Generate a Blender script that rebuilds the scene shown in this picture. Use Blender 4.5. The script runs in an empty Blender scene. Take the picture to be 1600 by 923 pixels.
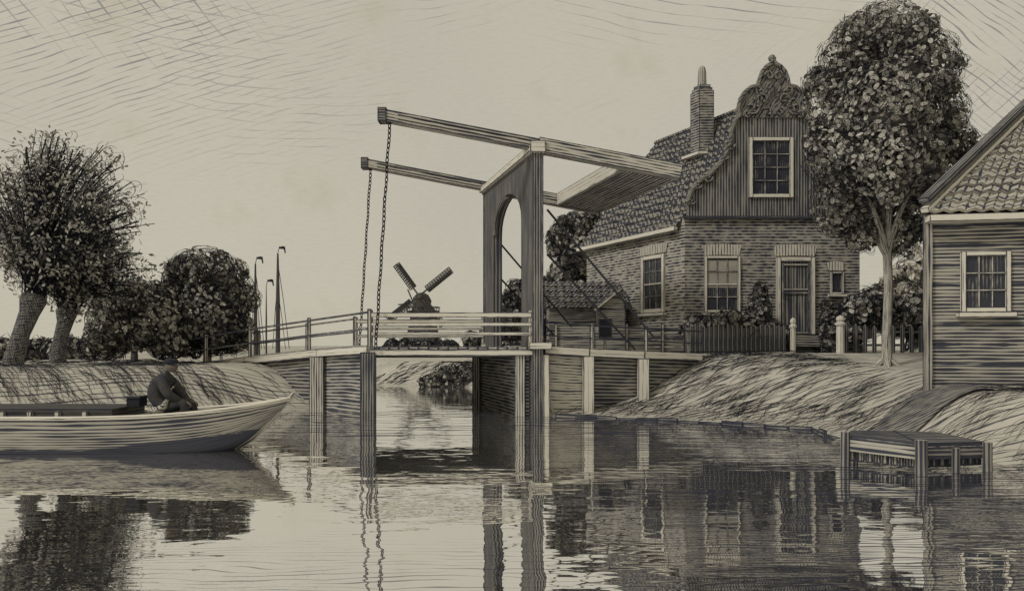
import bpy, math, random
import numpy as np
from mathutils import Vector
random.seed(7); RG = np.random.default_rng(7)
C = bpy.context.scene.collection
S = bpy.context.scene
# ---------------------------------------------------------------- camera, sky, sun, exposure
CAM_H = 1.64; FPX = 1200.0; HOR = 540.0
cd = bpy.data.cameras.new('camera'); cam = bpy.data.objects.new('camera', cd); C.objects.link(cam)
cam.location = (0, 0, CAM_H); cam.rotation_euler = (math.radians(90), 0, 0)
cd.sensor_width = 36; cd.lens = 36*FPX/1600; cd.shift_y = (HOR-461.5)/1600
cd.clip_end = 6000; cd.clip_start = .05
S.camera = cam
S.view_settings.view_transform = 'Standard'; S.view_settings.look = 'None'
S.view_settings.exposure = 0; S.view_settings.gamma = 1
SKYCOL = (.512, .478, .385, 1)
PAPER = (.64, .605, .52); INK = (.038, .041, .062)
sd = bpy.data.lights.new('sun', 'SUN'); sun = bpy.data.objects.new('sun', sd); C.objects.link(sun)
sd.energy = 1.45; sd.angle = math.radians(12); sd.color = (1, .975, .93)
sun.rotation_euler = Vector((.62, .42, -.72)).to_track_quat('-Z', 'Y').to_euler()

class NT:
    def __init__(s, tree): s.t = tree; s.n = tree.nodes; s.l = tree.links
    def new(s, ty, **k):
        n = s.n.new(ty)
        for a, b in k.items(): setattr(n, a, b)
        return n
    def put(s, sock, v):
        if isinstance(v, bpy.types.NodeSocket): s.l.new(v, sock)
        elif v is not None: sock.default_value = v
    def m(s, op, a, b=None, c=None, clamp=False):
        n = s.new('ShaderNodeMath', operation=op); n.use_clamp = clamp
        s.put(n.inputs[0], a); s.put(n.inputs[1], b)
        if c is not None: s.put(n.inputs[2], c)
        return n.outputs[0]
    def xyz(s, x, y, z=0.0):
        n = s.new('ShaderNodeCombineXYZ'); s.put(n.inputs[0], x); s.put(n.inputs[1], y); s.put(n.inputs[2], z); return n.outputs[0]
    def sep(s, v):
        n = s.new('ShaderNodeSeparateXYZ'); s.l.new(v, n.inputs[0]); return n.outputs
    def noise(s, vec, scale=1.0, detail=2.0, rough=.5):
        n = s.new('ShaderNodeTexNoise'); s.l.new(vec, n.inputs['Vector'])
        n.inputs['Scale'].default_value = scale; n.inputs['Detail'].default_value = detail; n.inputs['Roughness'].default_value = rough
        return n.outputs[0]
    def rng(s, v, a, b, c=0.0, d=1.0, smooth=False):
        n = s.new('ShaderNodeMapRange'); n.clamp = True
        if smooth: n.interpolation_type = 'SMOOTHSTEP'
        for i, x in enumerate((v, a, b, c, d)): s.put(n.inputs[i], x)
        return n.outputs[0]
    def mix(s, f, a, b):
        n = s.new('ShaderNodeMix', data_type='RGBA'); s.put(n.inputs[0], f); s.put(n.inputs[6], a); s.put(n.inputs[7], b); return n.outputs[2]
    def hatch(s, u, v, ang=0, pitch=.09, duty=.3, wob=.02, wscale=1.0, brk=.5, ulen=1.0, soft=.5, bow=0.0):
        """ engraved lines running along u; every line swells, wavers and breaks on its own """
        if ang:
            c, d = math.cos(math.radians(ang)), math.sin(math.radians(ang))
            u2 = s.m('ADD', s.m('MULTIPLY', u, c), s.m('MULTIPLY', v, d))
            v2 = s.m('SUBTRACT', s.m('MULTIPLY', v, c), s.m('MULTIPLY', u, d))
            u, v = u2, v2
        w = s.noise(s.xyz(s.m('MULTIPLY', u, wscale), s.m('MULTIPLY', v, wscale*2)), 1, 2)
        v = s.m('ADD', v, s.m('MULTIPLY', s.m('SUBTRACT', w, .5), wob*4))
        if bow: v = s.m('ADD', v, s.m('MULTIPLY', s.m('MULTIPLY', u, u), bow))
        q = s.m('DIVIDE', v, pitch)
        tri = s.m('MULTIPLY', s.m('ABSOLUTE', s.m('SUBTRACT', s.m('FRACT', q), .5)), 2)   # 0 at a line's middle
        b = s.noise(s.xyz(s.m('DIVIDE', u, ulen), s.m('MULTIPLY', s.m('FLOOR', q), 7.31), 3.1), 1, 2)
        dd = s.m('MULTIPLY', s.rng(b, .5-.25, .5+.25, 1-brk*1.6, 1+brk), duty)
        return s.rng(s.m('SUBTRACT', tri, dd), -soft*duty*.5, soft*duty*.5, 1, 0)

w = bpy.data.worlds.new('World'); S.world = w; w.use_nodes = True
def build_world():
    T = NT(w.node_tree); T.n.clear()
    out = T.new('ShaderNodeOutputWorld'); co = T.new('ShaderNodeTexCoord')
    x, y, z = T.sep(co.outputs['Generated'])
    az = T.m('ARCTAN2', x, y); el = T.m('ARCSINE', z)
    front = T.rng(y, 0, .2)
    vec = T.xyz(az, el)
    n1 = T.noise(vec, 3, 3); 
    # cloud shading strokes: upper left crossing, upper right swirling, thin wisps between
    azw = T.m('ADD', az, T.m('MULTIPLY', T.m('SUBTRACT', n1, .5), .3))
    l1 = T.hatch(az, el, 11, .0062, .15, .0036, 7, 1.3, .04, .9, bow=.32)
    l2 = T.hatch(az, el, -36, .017, .075, .007, 6, 1.2, .04, .9, bow=-.15)
    mL = T.m('MULTIPLY', T.rng(azw, -.42, -.12, 1, 0), T.rng(T.m('ADD', el, T.m('MULTIPLY', n1, .1)), .24, .38))
    mL2 = T.m('MULTIPLY', T.rng(azw, -.44, -.30, 1, 0), T.rng(el, .30, .38))
    l3 = T.hatch(az, el, 12, .010, .09, .005, 9, 1.1, .05, .9, bow=-.4)
    m3 = T.m('MULTIPLY', T.rng(T.noise(T.xyz(T.m('MULTIPLY', az, 4), T.m('MULTIPLY', el, 9)), 1, 1), .50, .60), T.rng(el, .16, .24))
    m3 = T.m('MULTIPLY', m3, T.rng(az, -.12, .0, 1, .25))
    l4 = T.hatch(az, el, -34, .0062, .15, .005, 9, 1.2, .04, .9, bow=.35)
    l6 = T.hatch(az, el, 38, .0080, .11, .004, 7, 1.2, .05, .9)
    mR = T.m('MULTIPLY', T.rng(azw, .42, .50), T.rng(el, .14, .26))
    l5 = T.hatch(az, el, -12, .011, .07, .004, 7, 1.0, .06, .9)
    mT = T.m('MULTIPLY', T.rng(azw, .02, .14), T.rng(el, .36, .40))
    ink = T.m('MAXIMUM', T.m('MULTIPLY', l1, mL), T.m('MULTIPLY', l2, mL2))
    ink = T.m('MAXIMUM', ink, T.m('MULTIPLY', T.m('MULTIPLY', l3, m3), .6))
    ink = T.m('MAXIMUM', ink, T.m('MULTIPLY', l4, mR))
    ink = T.m('MAXIMUM', ink, T.m('MULTIPLY', l6, T.m('MULTIPLY', mR, T.rng(T.noise(vec, 7, 2), .42, .56))))
    ink = T.m('MAXIMUM', ink, T.m('MULTIPLY', l5, mT))
    ink = T.m('MULTIPLY', T.m('MULTIPLY', ink, front), .62)
    stain = T.rng(T.noise(vec, 9, 4, .6), .56, .74)
    big = T.rng(T.noise(vec, 2.2, 2), .35, .65, 0, 1)
    base = T.mix(big, (SKYCOL[0]*.955, SKYCOL[1]*.955, SKYCOL[2]*.96, 1), (SKYCOL[0]*1.03, SKYCOL[1]*1.03, SKYCOL[2]*1.02, 1))
    base = T.mix(T.m('MULTIPLY', stain, .38), base, (.42, .345, .235, 1))
    fib = T.noise(T.xyz(T.m('MULTIPLY', az, 90), T.m('MULTIPLY', el, 420)), 1, 2)
    base = T.mix(T.rng(fib, .35, .7, 0, .13), base, (.33, .31, .27, 1))
    col = T.mix(ink, base, (.085, .085, .11, 1))
    b1 = T.new('ShaderNodeBackground'); T.l.new(col, b1.inputs[0]); b1.inputs[1].default_value = 1.0
    sk = T.new('ShaderNodeTexSky'); sk.sky_type = 'NISHITA'; sk.sun_disc = False
    sk.sun_elevation = math.radians(44); sk.sun_rotation = math.radians(236)
    b2 = T.new('ShaderNodeBackground'); T.l.new(sk.outputs[0], b2.inputs[0]); b2.inputs[1].default_value = .004
    ad = T.new('ShaderNodeAddShader'); T.l.new(b1.outputs[0], ad.inputs[0]); T.l.new(b2.outputs[0], ad.inputs[1])
    T.l.new(ad.outputs[0], out.inputs[0])
build_world()

# ---------------------------------------------------------------- materials
def base_mat(name):
    m = bpy.data.materials.new(name); m.use_nodes = True
    T = NT(m.node_tree); T.n.clear()
    out = T.new('ShaderNodeOutputMaterial'); bs = T.new('ShaderNodeBsdfPrincipled')
    bs.inputs['Roughness'].default_value = .9; bs.inputs['Specular IOR Level'].default_value = .15
    T.l.new(bs.outputs[0], out.inputs[0])
    return m, T, bs
def rgba(c): return (c[0], c[1], c[2], 1)
def scale(c, k): return (c[0]*k, c[1]*k, c[2]*k)
def etch(name, paper=PAPER, layers=(), edge=0.0, tone=.25, ink=INK, inkmax=.96, bump=.0):
    m, T, bs = base_mat(name)
    uvn = T.new('ShaderNodeUVMap', uv_map='G'); u, v, _ = T.sep(uvn.outputs[0])
    mask = None
    for L in layers:
        h = T.hatch(u, v, **L); mask = h if mask is None else T.m('MAXIMUM', mask, h)
    if edge:
        a = T.sep(T.new('ShaderNodeUVMap', uv_map='E1').outputs[0]); b = T.sep(T.new('ShaderNodeUVMap', uv_map='E2').outputs[0])
        d = T.m('MINIMUM', T.m('MINIMUM', a[0], a[1]), T.m('MINIMUM', b[0], b[1]))
        nn = T.noise(uvn.outputs[0], 5, 3)
        e = T.rng(T.m('SUBTRACT', d, T.m('MULTIPLY', nn, edge*1.6)), -edge*.3, edge*.35, 1, 0)
        mask = e if mask is None else T.m('MAXIMUM', mask, e)
    co = T.new('ShaderNodeTexCoord').outputs['Object']
    big = T.rng(T.noise(co, 1.3, 4, .6), .3, .7)
    base = T.mix(T.m('MULTIPLY', big, tone), rgba(paper), rgba(scale(paper, .55)))
    fine = T.rng(T.noise(co, 45, 2), .55, .8)
    base = T.mix(T.m('MULTIPLY', fine, .22), base, rgba(scale(paper, .45)))
    col = base if mask is None else T.mix(T.m('MULTIPLY', mask, inkmax), base, rgba(ink))
    T.l.new(col, bs.inputs['Base Color'])
    if bump and mask is not None:
        bp = T.new('ShaderNodeBump'); bp.inputs['Strength'].default_value = .6; bp.inputs['Distance'].default_value = bump
        T.l.new(T.m('SUBTRACT', 1, mask), bp.inputs['Height']); T.l.new(bp.outputs[0], bs.inputs['Normal'])
    return m
L = lambda **k: k
M = {}
M['wood_pale'] = etch('pale_timber', scale(PAPER, 1.08), [L(pitch=.10, duty=.10, wob=.012, brk=1.0, ulen=.5)], edge=.017, tone=.2)
M['wood'] = etch('grained_timber', scale(PAPER, .88), [L(pitch=.062, duty=.42, wob=.008, brk=.6, ulen=.8)], edge=.022, tone=.3, bump=.004)
M['wood_beam'] = etch('beam_timber', scale(PAPER, .85), [L(pitch=.07, duty=.46, wob=.008, brk=.9, ulen=.7)], edge=.026, tone=.3, bump=.004)
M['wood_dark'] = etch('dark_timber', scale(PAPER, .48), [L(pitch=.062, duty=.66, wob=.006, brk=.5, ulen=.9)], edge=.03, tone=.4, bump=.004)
M['portal'] = etch('portal_boards', scale(PAPER, .36), [L(pitch=.10, duty=.62, wob=.006, brk=.5, ulen=1.2)], edge=.03, tone=.4, bump=.006)
M['plank_wall'] = etch('sheet_piling', scale(PAPER, .62), [L(pitch=.085, duty=.60, wob=.010, brk=.6, ulen=.7)], edge=.03, tone=.5, bump=.008)
M['plank_pale'] = etch('pale_planks', scale(PAPER, 1.0), [L(pitch=.21, duty=.13, wob=.01, brk=.5, ulen=.5), L(pitch=.07, duty=.22, wob=.01, brk=1.2, ulen=.3)], edge=.03, tone=.4)
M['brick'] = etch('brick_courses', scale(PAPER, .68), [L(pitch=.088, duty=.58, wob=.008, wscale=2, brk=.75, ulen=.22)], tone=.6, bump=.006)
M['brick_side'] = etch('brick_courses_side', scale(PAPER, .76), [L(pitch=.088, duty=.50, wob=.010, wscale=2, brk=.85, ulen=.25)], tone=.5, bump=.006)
M['soldier'] = etch('soldier_course', scale(PAPER, .95), [L(pitch=.085, duty=.3, wob=.003, brk=.5, ulen=.3)], edge=.02)
M['board'] = etch('gable_boards', scale(PAPER, .48), [L(pitch=.082, duty=.60, wob=.005, brk=.6, ulen=.9), L(pitch=.245, duty=.2, wob=.004, brk=.3, ulen=2)], tone=.4, bump=.006)
M['siding'] = etch('weatherboard', scale(PAPER, .72), [L(pitch=.068, duty=.54, wob=.008, brk=.65, ulen=.8), L(pitch=.37, duty=.14, wob=.012, brk=.7, ulen=.5)], tone=.5, bump=.006)
M['tile'] = etch('roof_tiles', scale(PAPER, .46), [L(pitch=.29, duty=.28, wob=.03, brk=.9, ulen=.2), L(ang=58, pitch=.115, duty=.55, wob=.02, brk=.8, ulen=.2)], tone=.5)
M['tile_pale'] = etch('roof_tiles_shed', scale(PAPER, .8), [L(pitch=.27, duty=.26, wob=.02, brk=.5, ulen=.3), L(ang=64, pitch=.14, duty=.26, wob=.02, brk=.9, ulen=.25)], tone=.5)
M['white'] = etch('white_paint', scale(PAPER, 1.12), [L(pitch=.16, duty=.06, wob=.01, brk=1.2, ulen=.4)], edge=.014, tone=.15)
M['crest'] = etch('carved_crest', scale(PAPER, .42), [L(ang=35, pitch=.09, duty=.42, wob=.05, wscale=3, brk=.7, ulen=.3)], tone=.4)
M['ink'] = etch('blackened', (.030, .031, .040), [], tone=.1)
M['tarred'] = etch('tarred_boards', scale(PAPER, .16), [L(pitch=.06, duty=.5, wob=.006, brk=.8, ulen=.5)], tone=.3)
M['linen'] = etch('linen', scale(PAPER, .72), [], tone=.8)
M['brick_dark'] = etch('sooty_brick', scale(PAPER, .58), [L(pitch=.085, duty=.56, wob=.008, wscale=2, brk=.7, ulen=.25)], edge=.02, tone=.5)
M['iron'] = etch('iron', (.05, .05, .06), [], tone=.3)
M['bark'] = etch('bark', scale(PAPER, .42), [L(ang=-35, pitch=.055, duty=.50, wob=.03, wscale=3, brk=.8, ulen=.25), L(ang=75, pitch=.08, duty=.36, wob=.03, wscale=3, brk=.9, ulen=.2)], tone=.5)
M['bark_pale'] = etch('pale_bark', scale(PAPER, .8), [L(pitch=.05, duty=.36, wob=.012, brk=1.1, ulen=.3)], tone=.4)
M['hull'] = etch('hull_planks', scale(PAPER, .70), [L(pitch=.034, duty=.50, wob=.003, brk=.7, ulen=1.0)], tone=.35)
def tar_hull():
    m = M['hull']; T = NT(m.node_tree); bs = [n for n in T.n if n.type == 'BSDF_PRINCIPLED'][0]
    src = bs.inputs['Base Color'].links[0].from_socket
    co = T.new('ShaderNodeTexCoord').outputs['Object']; x, y, z = T.sep(co)
    nn = T.noise(T.xyz(T.m('MULTIPLY', x, 2.5), T.m('MULTIPLY', z, 30)), 1, 3)
    lim = T.m('ADD', .075, T.m('MULTIPLY', T.m('MAXIMUM', T.m('SUBTRACT', x, .6), 0), .105))
    f = T.rng(T.m('ADD', T.m('SUBTRACT', lim, z), T.m('MULTIPLY', T.m('SUBTRACT', nn, .5), .12)), -.012, .012)
    T.l.new(T.mix(T.m('MULTIPLY', f, .9), src, rgba(scale(INK, 1.15))), bs.inputs['Base Color'])
tar_hull()
M['hull_low'] = etch('tarred_hull', scale(PAPER, .5), [L(pitch=.04, duty=.75, wob=.004, brk=.4, ulen=.9)], tone=.3)
M['cloth'] = etch('dark_cloth', scale(PAPER, .11), [L(ang=70, pitch=.05, duty=.55, wob=.05, wscale=7, brk=.9, ulen=.12)], tone=.5)
M['cloth_pale'] = etch('pale_cloth', scale(PAPER, .85), [L(ang=60, pitch=.05, duty=.3, wob=.02, wscale=5, brk=.8, ulen=.2)], tone=.4)
M['skin'] = etch('skin', (.17, .145, .125), [], tone=.3)
M['mill'] = etch('mill_thatch', scale(PAPER, .2), [L(pitch=.62, duty=.5, wob=.08, wscale=.3, brk=.5, ulen=5)], tone=.3)
M['far'] = etch('far_wood', scale(PAPER, .18), [L(pitch=.30, duty=.4, wob=.05, brk=.6, ulen=2)], tone=.3)
M['path'] = etch('trodden_path', scale(PAPER, .45), [L(pitch=.11, duty=.62, wob=.03, brk=.8, ulen=.3)], tone=.5)
def glass_mat():
    m, T, bs = base_mat('window_glass')
    co = T.new('ShaderNodeTexCoord').outputs['Object']
    u, v, _ = T.sep(T.new('ShaderNodeUVMap', uv_map='G').outputs[0])
    h = T.hatch(u, v, 0, .06, .34, .006, 3, 1.0, .3)
    n = T.m('MULTIPLY', h, T.rng(T.noise(co, 2.2, 2), .45, .6))
    T.l.new(T.mix(n, (.035, .037, .052, 1), (.20, .19, .165, 1)), bs.inputs['Base Color'])
    bs.inputs['Roughness'].default_value = .25; bs.inputs['Specular IOR Level'].default_value = .4
    return m
M['glass'] = glass_mat()
def leaf_mat(name, paper, inkw=.62):
    m, T, bs = base_mat(name)
    u, v, _ = T.sep(T.new('ShaderNodeUVMap', uv_map='G').outputs[0])
    r = T.m('SQRT', T.m('ADD', T.m('MULTIPLY', u, u), T.m('MULTIPLY', v, v)))
    o = T.rng(r, inkw-.08, inkw+.06)
    rib = T.rng(T.m('ABSOLUTE', v), .04, .12, 1, 0)
    co = T.new('ShaderNodeTexCoord').outputs['Object']
    big = T.rng(T.noise(co, .9, 3, .6), .40, .60)
    base = T.mix(big, rgba(paper), rgba(scale(paper, .60)))
    T.l.new(T.mix(T.m('MAXIMUM', o, T.m('MULTIPLY', rib, .7)), base, rgba(INK)), bs.inputs['Base Color'])
    return m
M['leaf'] = leaf_mat('leaf', scale(PAPER, 1.05), .87)
M['leaf_mid'] = leaf_mat('leaf_dense', scale(PAPER, .82), .82)
M['leaf_dark'] = leaf_mat('leaf_dark', scale(PAPER, .52), .78)
def ground_mat():
    m, T, bs = base_mat('turf')
    u, v, _ = T.sep(T.new('ShaderNodeUVMap', uv_map='G').outputs[0])
    h = T.hatch(u, v, 0, .15, .26, .10, .5, .9, .6)
    co = T.new('ShaderNodeTexCoord').outputs['Object']
    base = T.mix(T.rng(T.noise(co, .7, 4), .3, .7, 0, .45), rgba(scale(PAPER, .86)), rgba(scale(PAPER, .5)))
    T.l.new(T.mix(T.m('MULTIPLY', h, .85), base, rgba(INK)), bs.inputs['Base Color'])
    return m
M['turf'] = ground_mat()
def water_mat():
    m = bpy.data.materials.new('canal_water'); m.use_nodes = True
    T = NT(m.node_tree); T.n.clear()
    out = T.new('ShaderNodeOutputMaterial')
    co = T.new('ShaderNodeTexCoord').outputs['Object']; x, y, _ = T.sep(co)
    gl = T.new('ShaderNodeBsdfGlossy'); gl.inputs['Color'].default_value = (.97, .965, .95, 1); gl.inputs['Roughness'].default_value = .015
    # broad slow ripples bend the mirror
    n1 = T.noise(T.xyz(T.m('MULTIPLY', x, .7), T.m('MULTIPLY', y, 1.5)), 1, 3, .5)
    n2 = T.noise(T.xyz(T.m('MULTIPLY', x, 3.0), T.m('MULTIPLY', y, 7.0)), 1, 2)
    bp = T.new('ShaderNodeBump'); bp.inputs['Strength'].default_value = 1; bp.inputs['Distance'].default_value = .011
    T.l.new(T.m('ADD', n1, T.m('MULTIPLY', n2, .10)), bp.inputs['Height']); T.l.new(bp.outputs[0], gl.inputs['Normal'])
    # ripple lines inked in, denser to paint dark reflections right and along the banks, open water left of the middle
    f1 = T.hatch(x, y, 1, .095, .15, .10, .9, 1.1, .6)
    f2 = T.hatch(x, y, -1, .20, .20, .13, .6, 1.0, 1.0)
    f3 = T.hatch(x, y, 0, .46, .24, .22, .5, 1.0, 1.1)
    g1 = T.hatch(x, y, 1.5, .062, .40, .09, .9, .8, .7)
    g2 = T.hatch(x, y, -1, .13, .40, .11, .6, .8, 1.0)
    rt = T.rng(T.m('ADD', x, T.m('MULTIPLY', T.noise(T.xyz(T.m('MULTIPLY', x, .6), T.m('MULTIPLY', y, .8)), 1, 2), 1.6)), 1.3, 2.6)
    f1 = T.m('MAXIMUM', f1, T.m('MULTIPLY', g1, rt)); f2 = T.m('MAXIMUM', f2, T.m('MULTIPLY', g2, rt))
    g3 = T.hatch(x, y, 0, .30, .50, .16, .6, .7, 1.2); f3 = T.m('MAXIMUM', f3, T.m('MULTIPLY', g3, T.rng(x, .1, 1.2)))
    nearm = T.rng(y, 6.5, 9.0, 1, 0)
    midm = T.m('MULTIPLY', T.rng(y, 6.8, 8.5), T.rng(y, 12.5, 15, 1, 0))
    farm = T.m('MULTIPLY', T.rng(y, 11.5, 14), T.rng(y, 18.6, 19.4, 1, 0))
    nz = T.noise(T.xyz(T.m('MULTIPLY', x, .45), T.m('MULTIPLY', y, .6)), 1, 2)
    right = T.rng(T.m('ADD', x, T.m('MULTIPLY', nz, 2.0)), .9, 2.6)
    bottom = T.rng(y, 5.6, 6.6, 1, 0)
    patch = T.rng(nz, .55, .66)
    bank = T.rng(y, 12.6, 14.5)
    dens = T.m('MAXIMUM', T.m('MAXIMUM', right, T.m('MULTIPLY', bottom, .75)), T.m('MAXIMUM', T.m('MULTIPLY', patch, .35), bank))
    ln = T.m('MAXIMUM', T.m('MULTIPLY', f1, nearm), T.m('MAXIMUM', T.m('MULTIPLY', f2, midm), T.m('MULTIPLY', f3, farm)))
    ln = T.m('MULTIPLY', T.m('MULTIPLY', ln, dens), .8)
    inkd = T.new('ShaderNodeBsdfDiffuse'); inkd.inputs['Color'].default_value = rgba(INK)
    silt = T.new('ShaderNodeBsdfDiffuse'); silt.inputs['Color'].default_value = (.40, .39, .37, 1)
    a = T.new('ShaderNodeMixShader'); a.inputs[0].default_value = .04
    T.l.new(gl.outputs[0], a.inputs[1]); T.l.new(silt.outputs[0], a.inputs[2])
    b = T.new('ShaderNodeMixShader'); T.l.new(ln, b.inputs[0]); T.l.new(a.outputs[0], b.inputs[1]); T.l.new(inkd.outputs[0], b.inputs[2])
    T.l.new(b.outputs[0], out.inputs[0])
    return m
M['water'] = water_mat()

# ---------------------------------------------------------------- helpers
def W(px, py, Y): return Vector(((px-800)/FPX*Y, Y, CAM_H-(py-HOR)/FPX*Y))
def V3(*a): return Vector(a)
def tag(o, label=None, cat=None, group=None, kind=None):
    if label: o['label'] = label
    if cat: o['category'] = cat
    if group: o['group'] = group
    if kind: o['kind'] = kind
    return o
def empty(name, loc, label, cat, group=None):
    o = bpy.data.objects.new(name, None); C.objects.link(o); o.location = loc; o.empty_display_size = .2
    return tag(o, label, cat, group)
def root_of(p):
    v = Vector((0, 0, 0))
    while p is not None: v += Vector(p.location); p = p.parent
    return v
class MB:
    """ collects quads/polygons in world coordinates; three uv sets: grain, distance from two edges, from the other two """
    def __init__(s): s.V = []; s.F = []; s.G = []; s.A = []; s.B = []
    def face(s, pts, g=None, e=None, flip=False):
        i = len(s.V); pts = [Vector(p) for p in pts]
        s.V += pts; n = len(pts); s.F.append(list(range(i, i+n)))
        s.G += g if g else [(0, 0)]*n
        if e and n == 4:
            w, h = e; q = [(0, 0), (w, 0), (w, h), (0, h)]
            s.A += q; s.B += [(w-a, h-b) for a, b in q]
        else: s.A += [(9, 9)]*n; s.B += [(9, 9)]*n
    def quad(s, a, b, c, d, du=None, off=None, edges=True):
        """ grain runs a->b """
        a, b, c, d = map(Vector, (a, b, c, d))
        w = (b-a).length; h = (d-a).length; w2 = (c-d).length
        o = off if off is not None else (random.uniform(0, 20), random.uniform(0, 20))
        s.face([a, b, c, d], [(o[0], o[1]), (o[0]+w, o[1]), (o[0]+w2, o[1]+h), (o[0], o[1]+h)], (w, h) if edges else None)
    def hexa(s, p, grain=0):
        """ p: 8 corners 000,100,110,010,001,101,111,011 ; grain axis 0/1/2 """
        p = [Vector(q) for q in p]
        fs = [(0, 3, 2, 1), (4, 5, 6, 7), (0, 1, 5, 4), (1, 2, 6, 5), (2, 3, 7, 6), (3, 0, 4, 7)]
        idx = {0: (0, 0, 0), 1: (1, 0, 0), 2: (1, 1, 0), 3: (0, 1, 0), 4: (0, 0, 1), 5: (1, 0, 1), 6: (1, 1, 1), 7: (0, 1, 1)}
        for f in fs:
            a, b = idx[f[0]], idx[f[1]]
            if a[grain] == b[grain]:
                c = idx[f[3]]
                if c[grain] != a[grain]: f = (f[1], f[2], f[3], f[0])
            s.quad(*[p[i] for i in f])
    def box(s, c, sz, ax=None, grain=None):
        c = Vector(c); ax = ax or (V3(1, 0, 0), V3(0, 1, 0), V3(0, 0, 1))
        if grain is None: grain = max(range(3), key=lambda i: sz[i])
        h = [ax[i]*sz[i]/2 for i in range(3)]
        q = [(-1, -1, -1), (1, -1, -1), (1, 1, -1), (-1, 1, -1), (-1, -1, 1), (1, -1, 1), (1, 1, 1), (-1, 1, 1)]
        s.hexa([c+h[0]*a+h[1]*b+h[2]*d for a, b, d in q], grain)
    def beam(s, a, b, w, h, side=None, jit=0):
        """ rectangular timber from a to b, w across (side), h upright """
        a, b = Vector(a), Vector(b); t = (b-a).normalized()
        sd = Vector(side) if side else t.cross(V3(0, 0, 1))
        if sd.length < 1e-4: sd = V3(0, 1, 0)
        sd = (sd-t*sd.dot(t)).normalized(); up = sd.cross(t).normalized()
        s.box((a+b)/2, ((b-a).length, w, h), (t, sd, up), 0)
    def prism(s, poly, o, ex, ez, n, depth, grain=0):
        """ poly in (a,b) on basis ex, ez at o; extruded along n. grain 0: lines run along ex, 1: along ez """
        o, ex, ez, n = map(Vector, (o, ex, ez, n))
        P = [o+ex*a+ez*b for a, b in poly]; Q = [p+n*depth for p in P]
        g = [(a, b) if grain == 0 else (b, a) for a, b in poly]
        s.face(P, g); s.face(Q[::-1], g[::-1])
        k = len(P); per = 0
        for i in range(k):
            j = (i+1) % k; l = (P[j]-P[i]).length
            s.face([P[j], P[i], Q[i], Q[j]], [(per+l, 0), (per, 0), (per, depth), (per+l, depth)]); per += l
    def tube(s, path, rad, n=8, caps=True):
        path = [Vector(p) for p in path]; K = len(path); rings = []; ref = V3(0.13, 1, .07)
        if not hasattr(rad, '__len__'): rad = [rad]*K
        L0 = 0; us = []
        for i, p in enumerate(path):
            t = (path[min(i+1, K-1)]-path[max(i-1, 0)]).normalized()
            a = t.cross(ref)
            if a.length < .1: a = t.cross(V3(1, 0, 0))
            a.normalize(); b = t.cross(a)
            rings.append([p+(a*math.cos(2*math.pi*k/n)+b*math.sin(2*math.pi*k/n))*rad[i] for k in range(n)])
            if i: L0 += (path[i]-path[i-1]).length
            us.append(L0)
        rm = max(rad); cw = 2*math.pi*rm/n; of = random.uniform(0, 9)
        for i in range(K-1):
            for k in range(n):
                j = (k+1) % n
                s.face([rings[i][k], rings[i+1][k], rings[i+1][j], rings[i][j]],
                       [(us[i]+of, k*cw), (us[i+1]+of, k*cw), (us[i+1]+of, (k+1)*cw), (us[i]+of, (k+1)*cw)])
        if caps:
            s.face(rings[0], [(0, 0)]*n); s.face(rings[-1][::-1], [(0, 0)]*n)
    def build(s, name, mat, parent=None, smooth=False, merge=False):
        off = root_of(parent); me = bpy.data.meshes.new(name)
        me.from_pydata([tuple(v-off) for v in s.V], [], s.F)
        for nm, dat in (('G', s.G), ('E1', s.A), ('E2', s.B)):
            l = me.uv_layers.new(name=nm); l.data.foreach_set('uv', np.array(dat, dtype=np.float32).ravel())
        me.materials.append(mat)
        if merge:
            import bmesh
            bm = bmesh.new(); bm.from_mesh(me); bmesh.ops.remove_doubles(bm, verts=bm.verts, dist=.0008)
            bmesh.ops.recalc_face_normals(bm, faces=bm.faces); bm.to_mesh(me); bm.free()
        if smooth: me.polygons.foreach_set('use_smooth', [True]*len(me.polygons))
        o = bpy.data.objects.new(name, me); C.objects.link(o)
        if parent is not None: o.parent = parent
        return o
def npmesh(name, V, F, G, mat, parent=None, k=None):
    """ V (n,3) F (m,k) all k-gons, G (m*k,2) """
    off = np.array(root_of(parent)); V = (V-off).astype(np.float32); m, k = F.shape
    me = bpy.data.meshes.new(name); me.vertices.add(len(V)); me.vertices.foreach_set('co', V.ravel())
    me.loops.add(m*k); me.loops.foreach_set('vertex_index', F.astype(np.int32).ravel())
    me.polygons.add(m); me.polygons.foreach_set('loop_start', np.arange(0, m*k, k, dtype=np.int32))
    me.polygons.foreach_set('loop_total', np.full(m, k, dtype=np.int32))
    l = me.uv_layers.new(name='G'); l.data.foreach_set('uv', G.astype(np.float32).ravel())
    me.materials.append(mat); me.update(calc_edges=True); me.validate()
    o = bpy.data.objects.new(name, me); C.objects.link(o)
    if parent is not None: o.parent = parent
    return o
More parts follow.
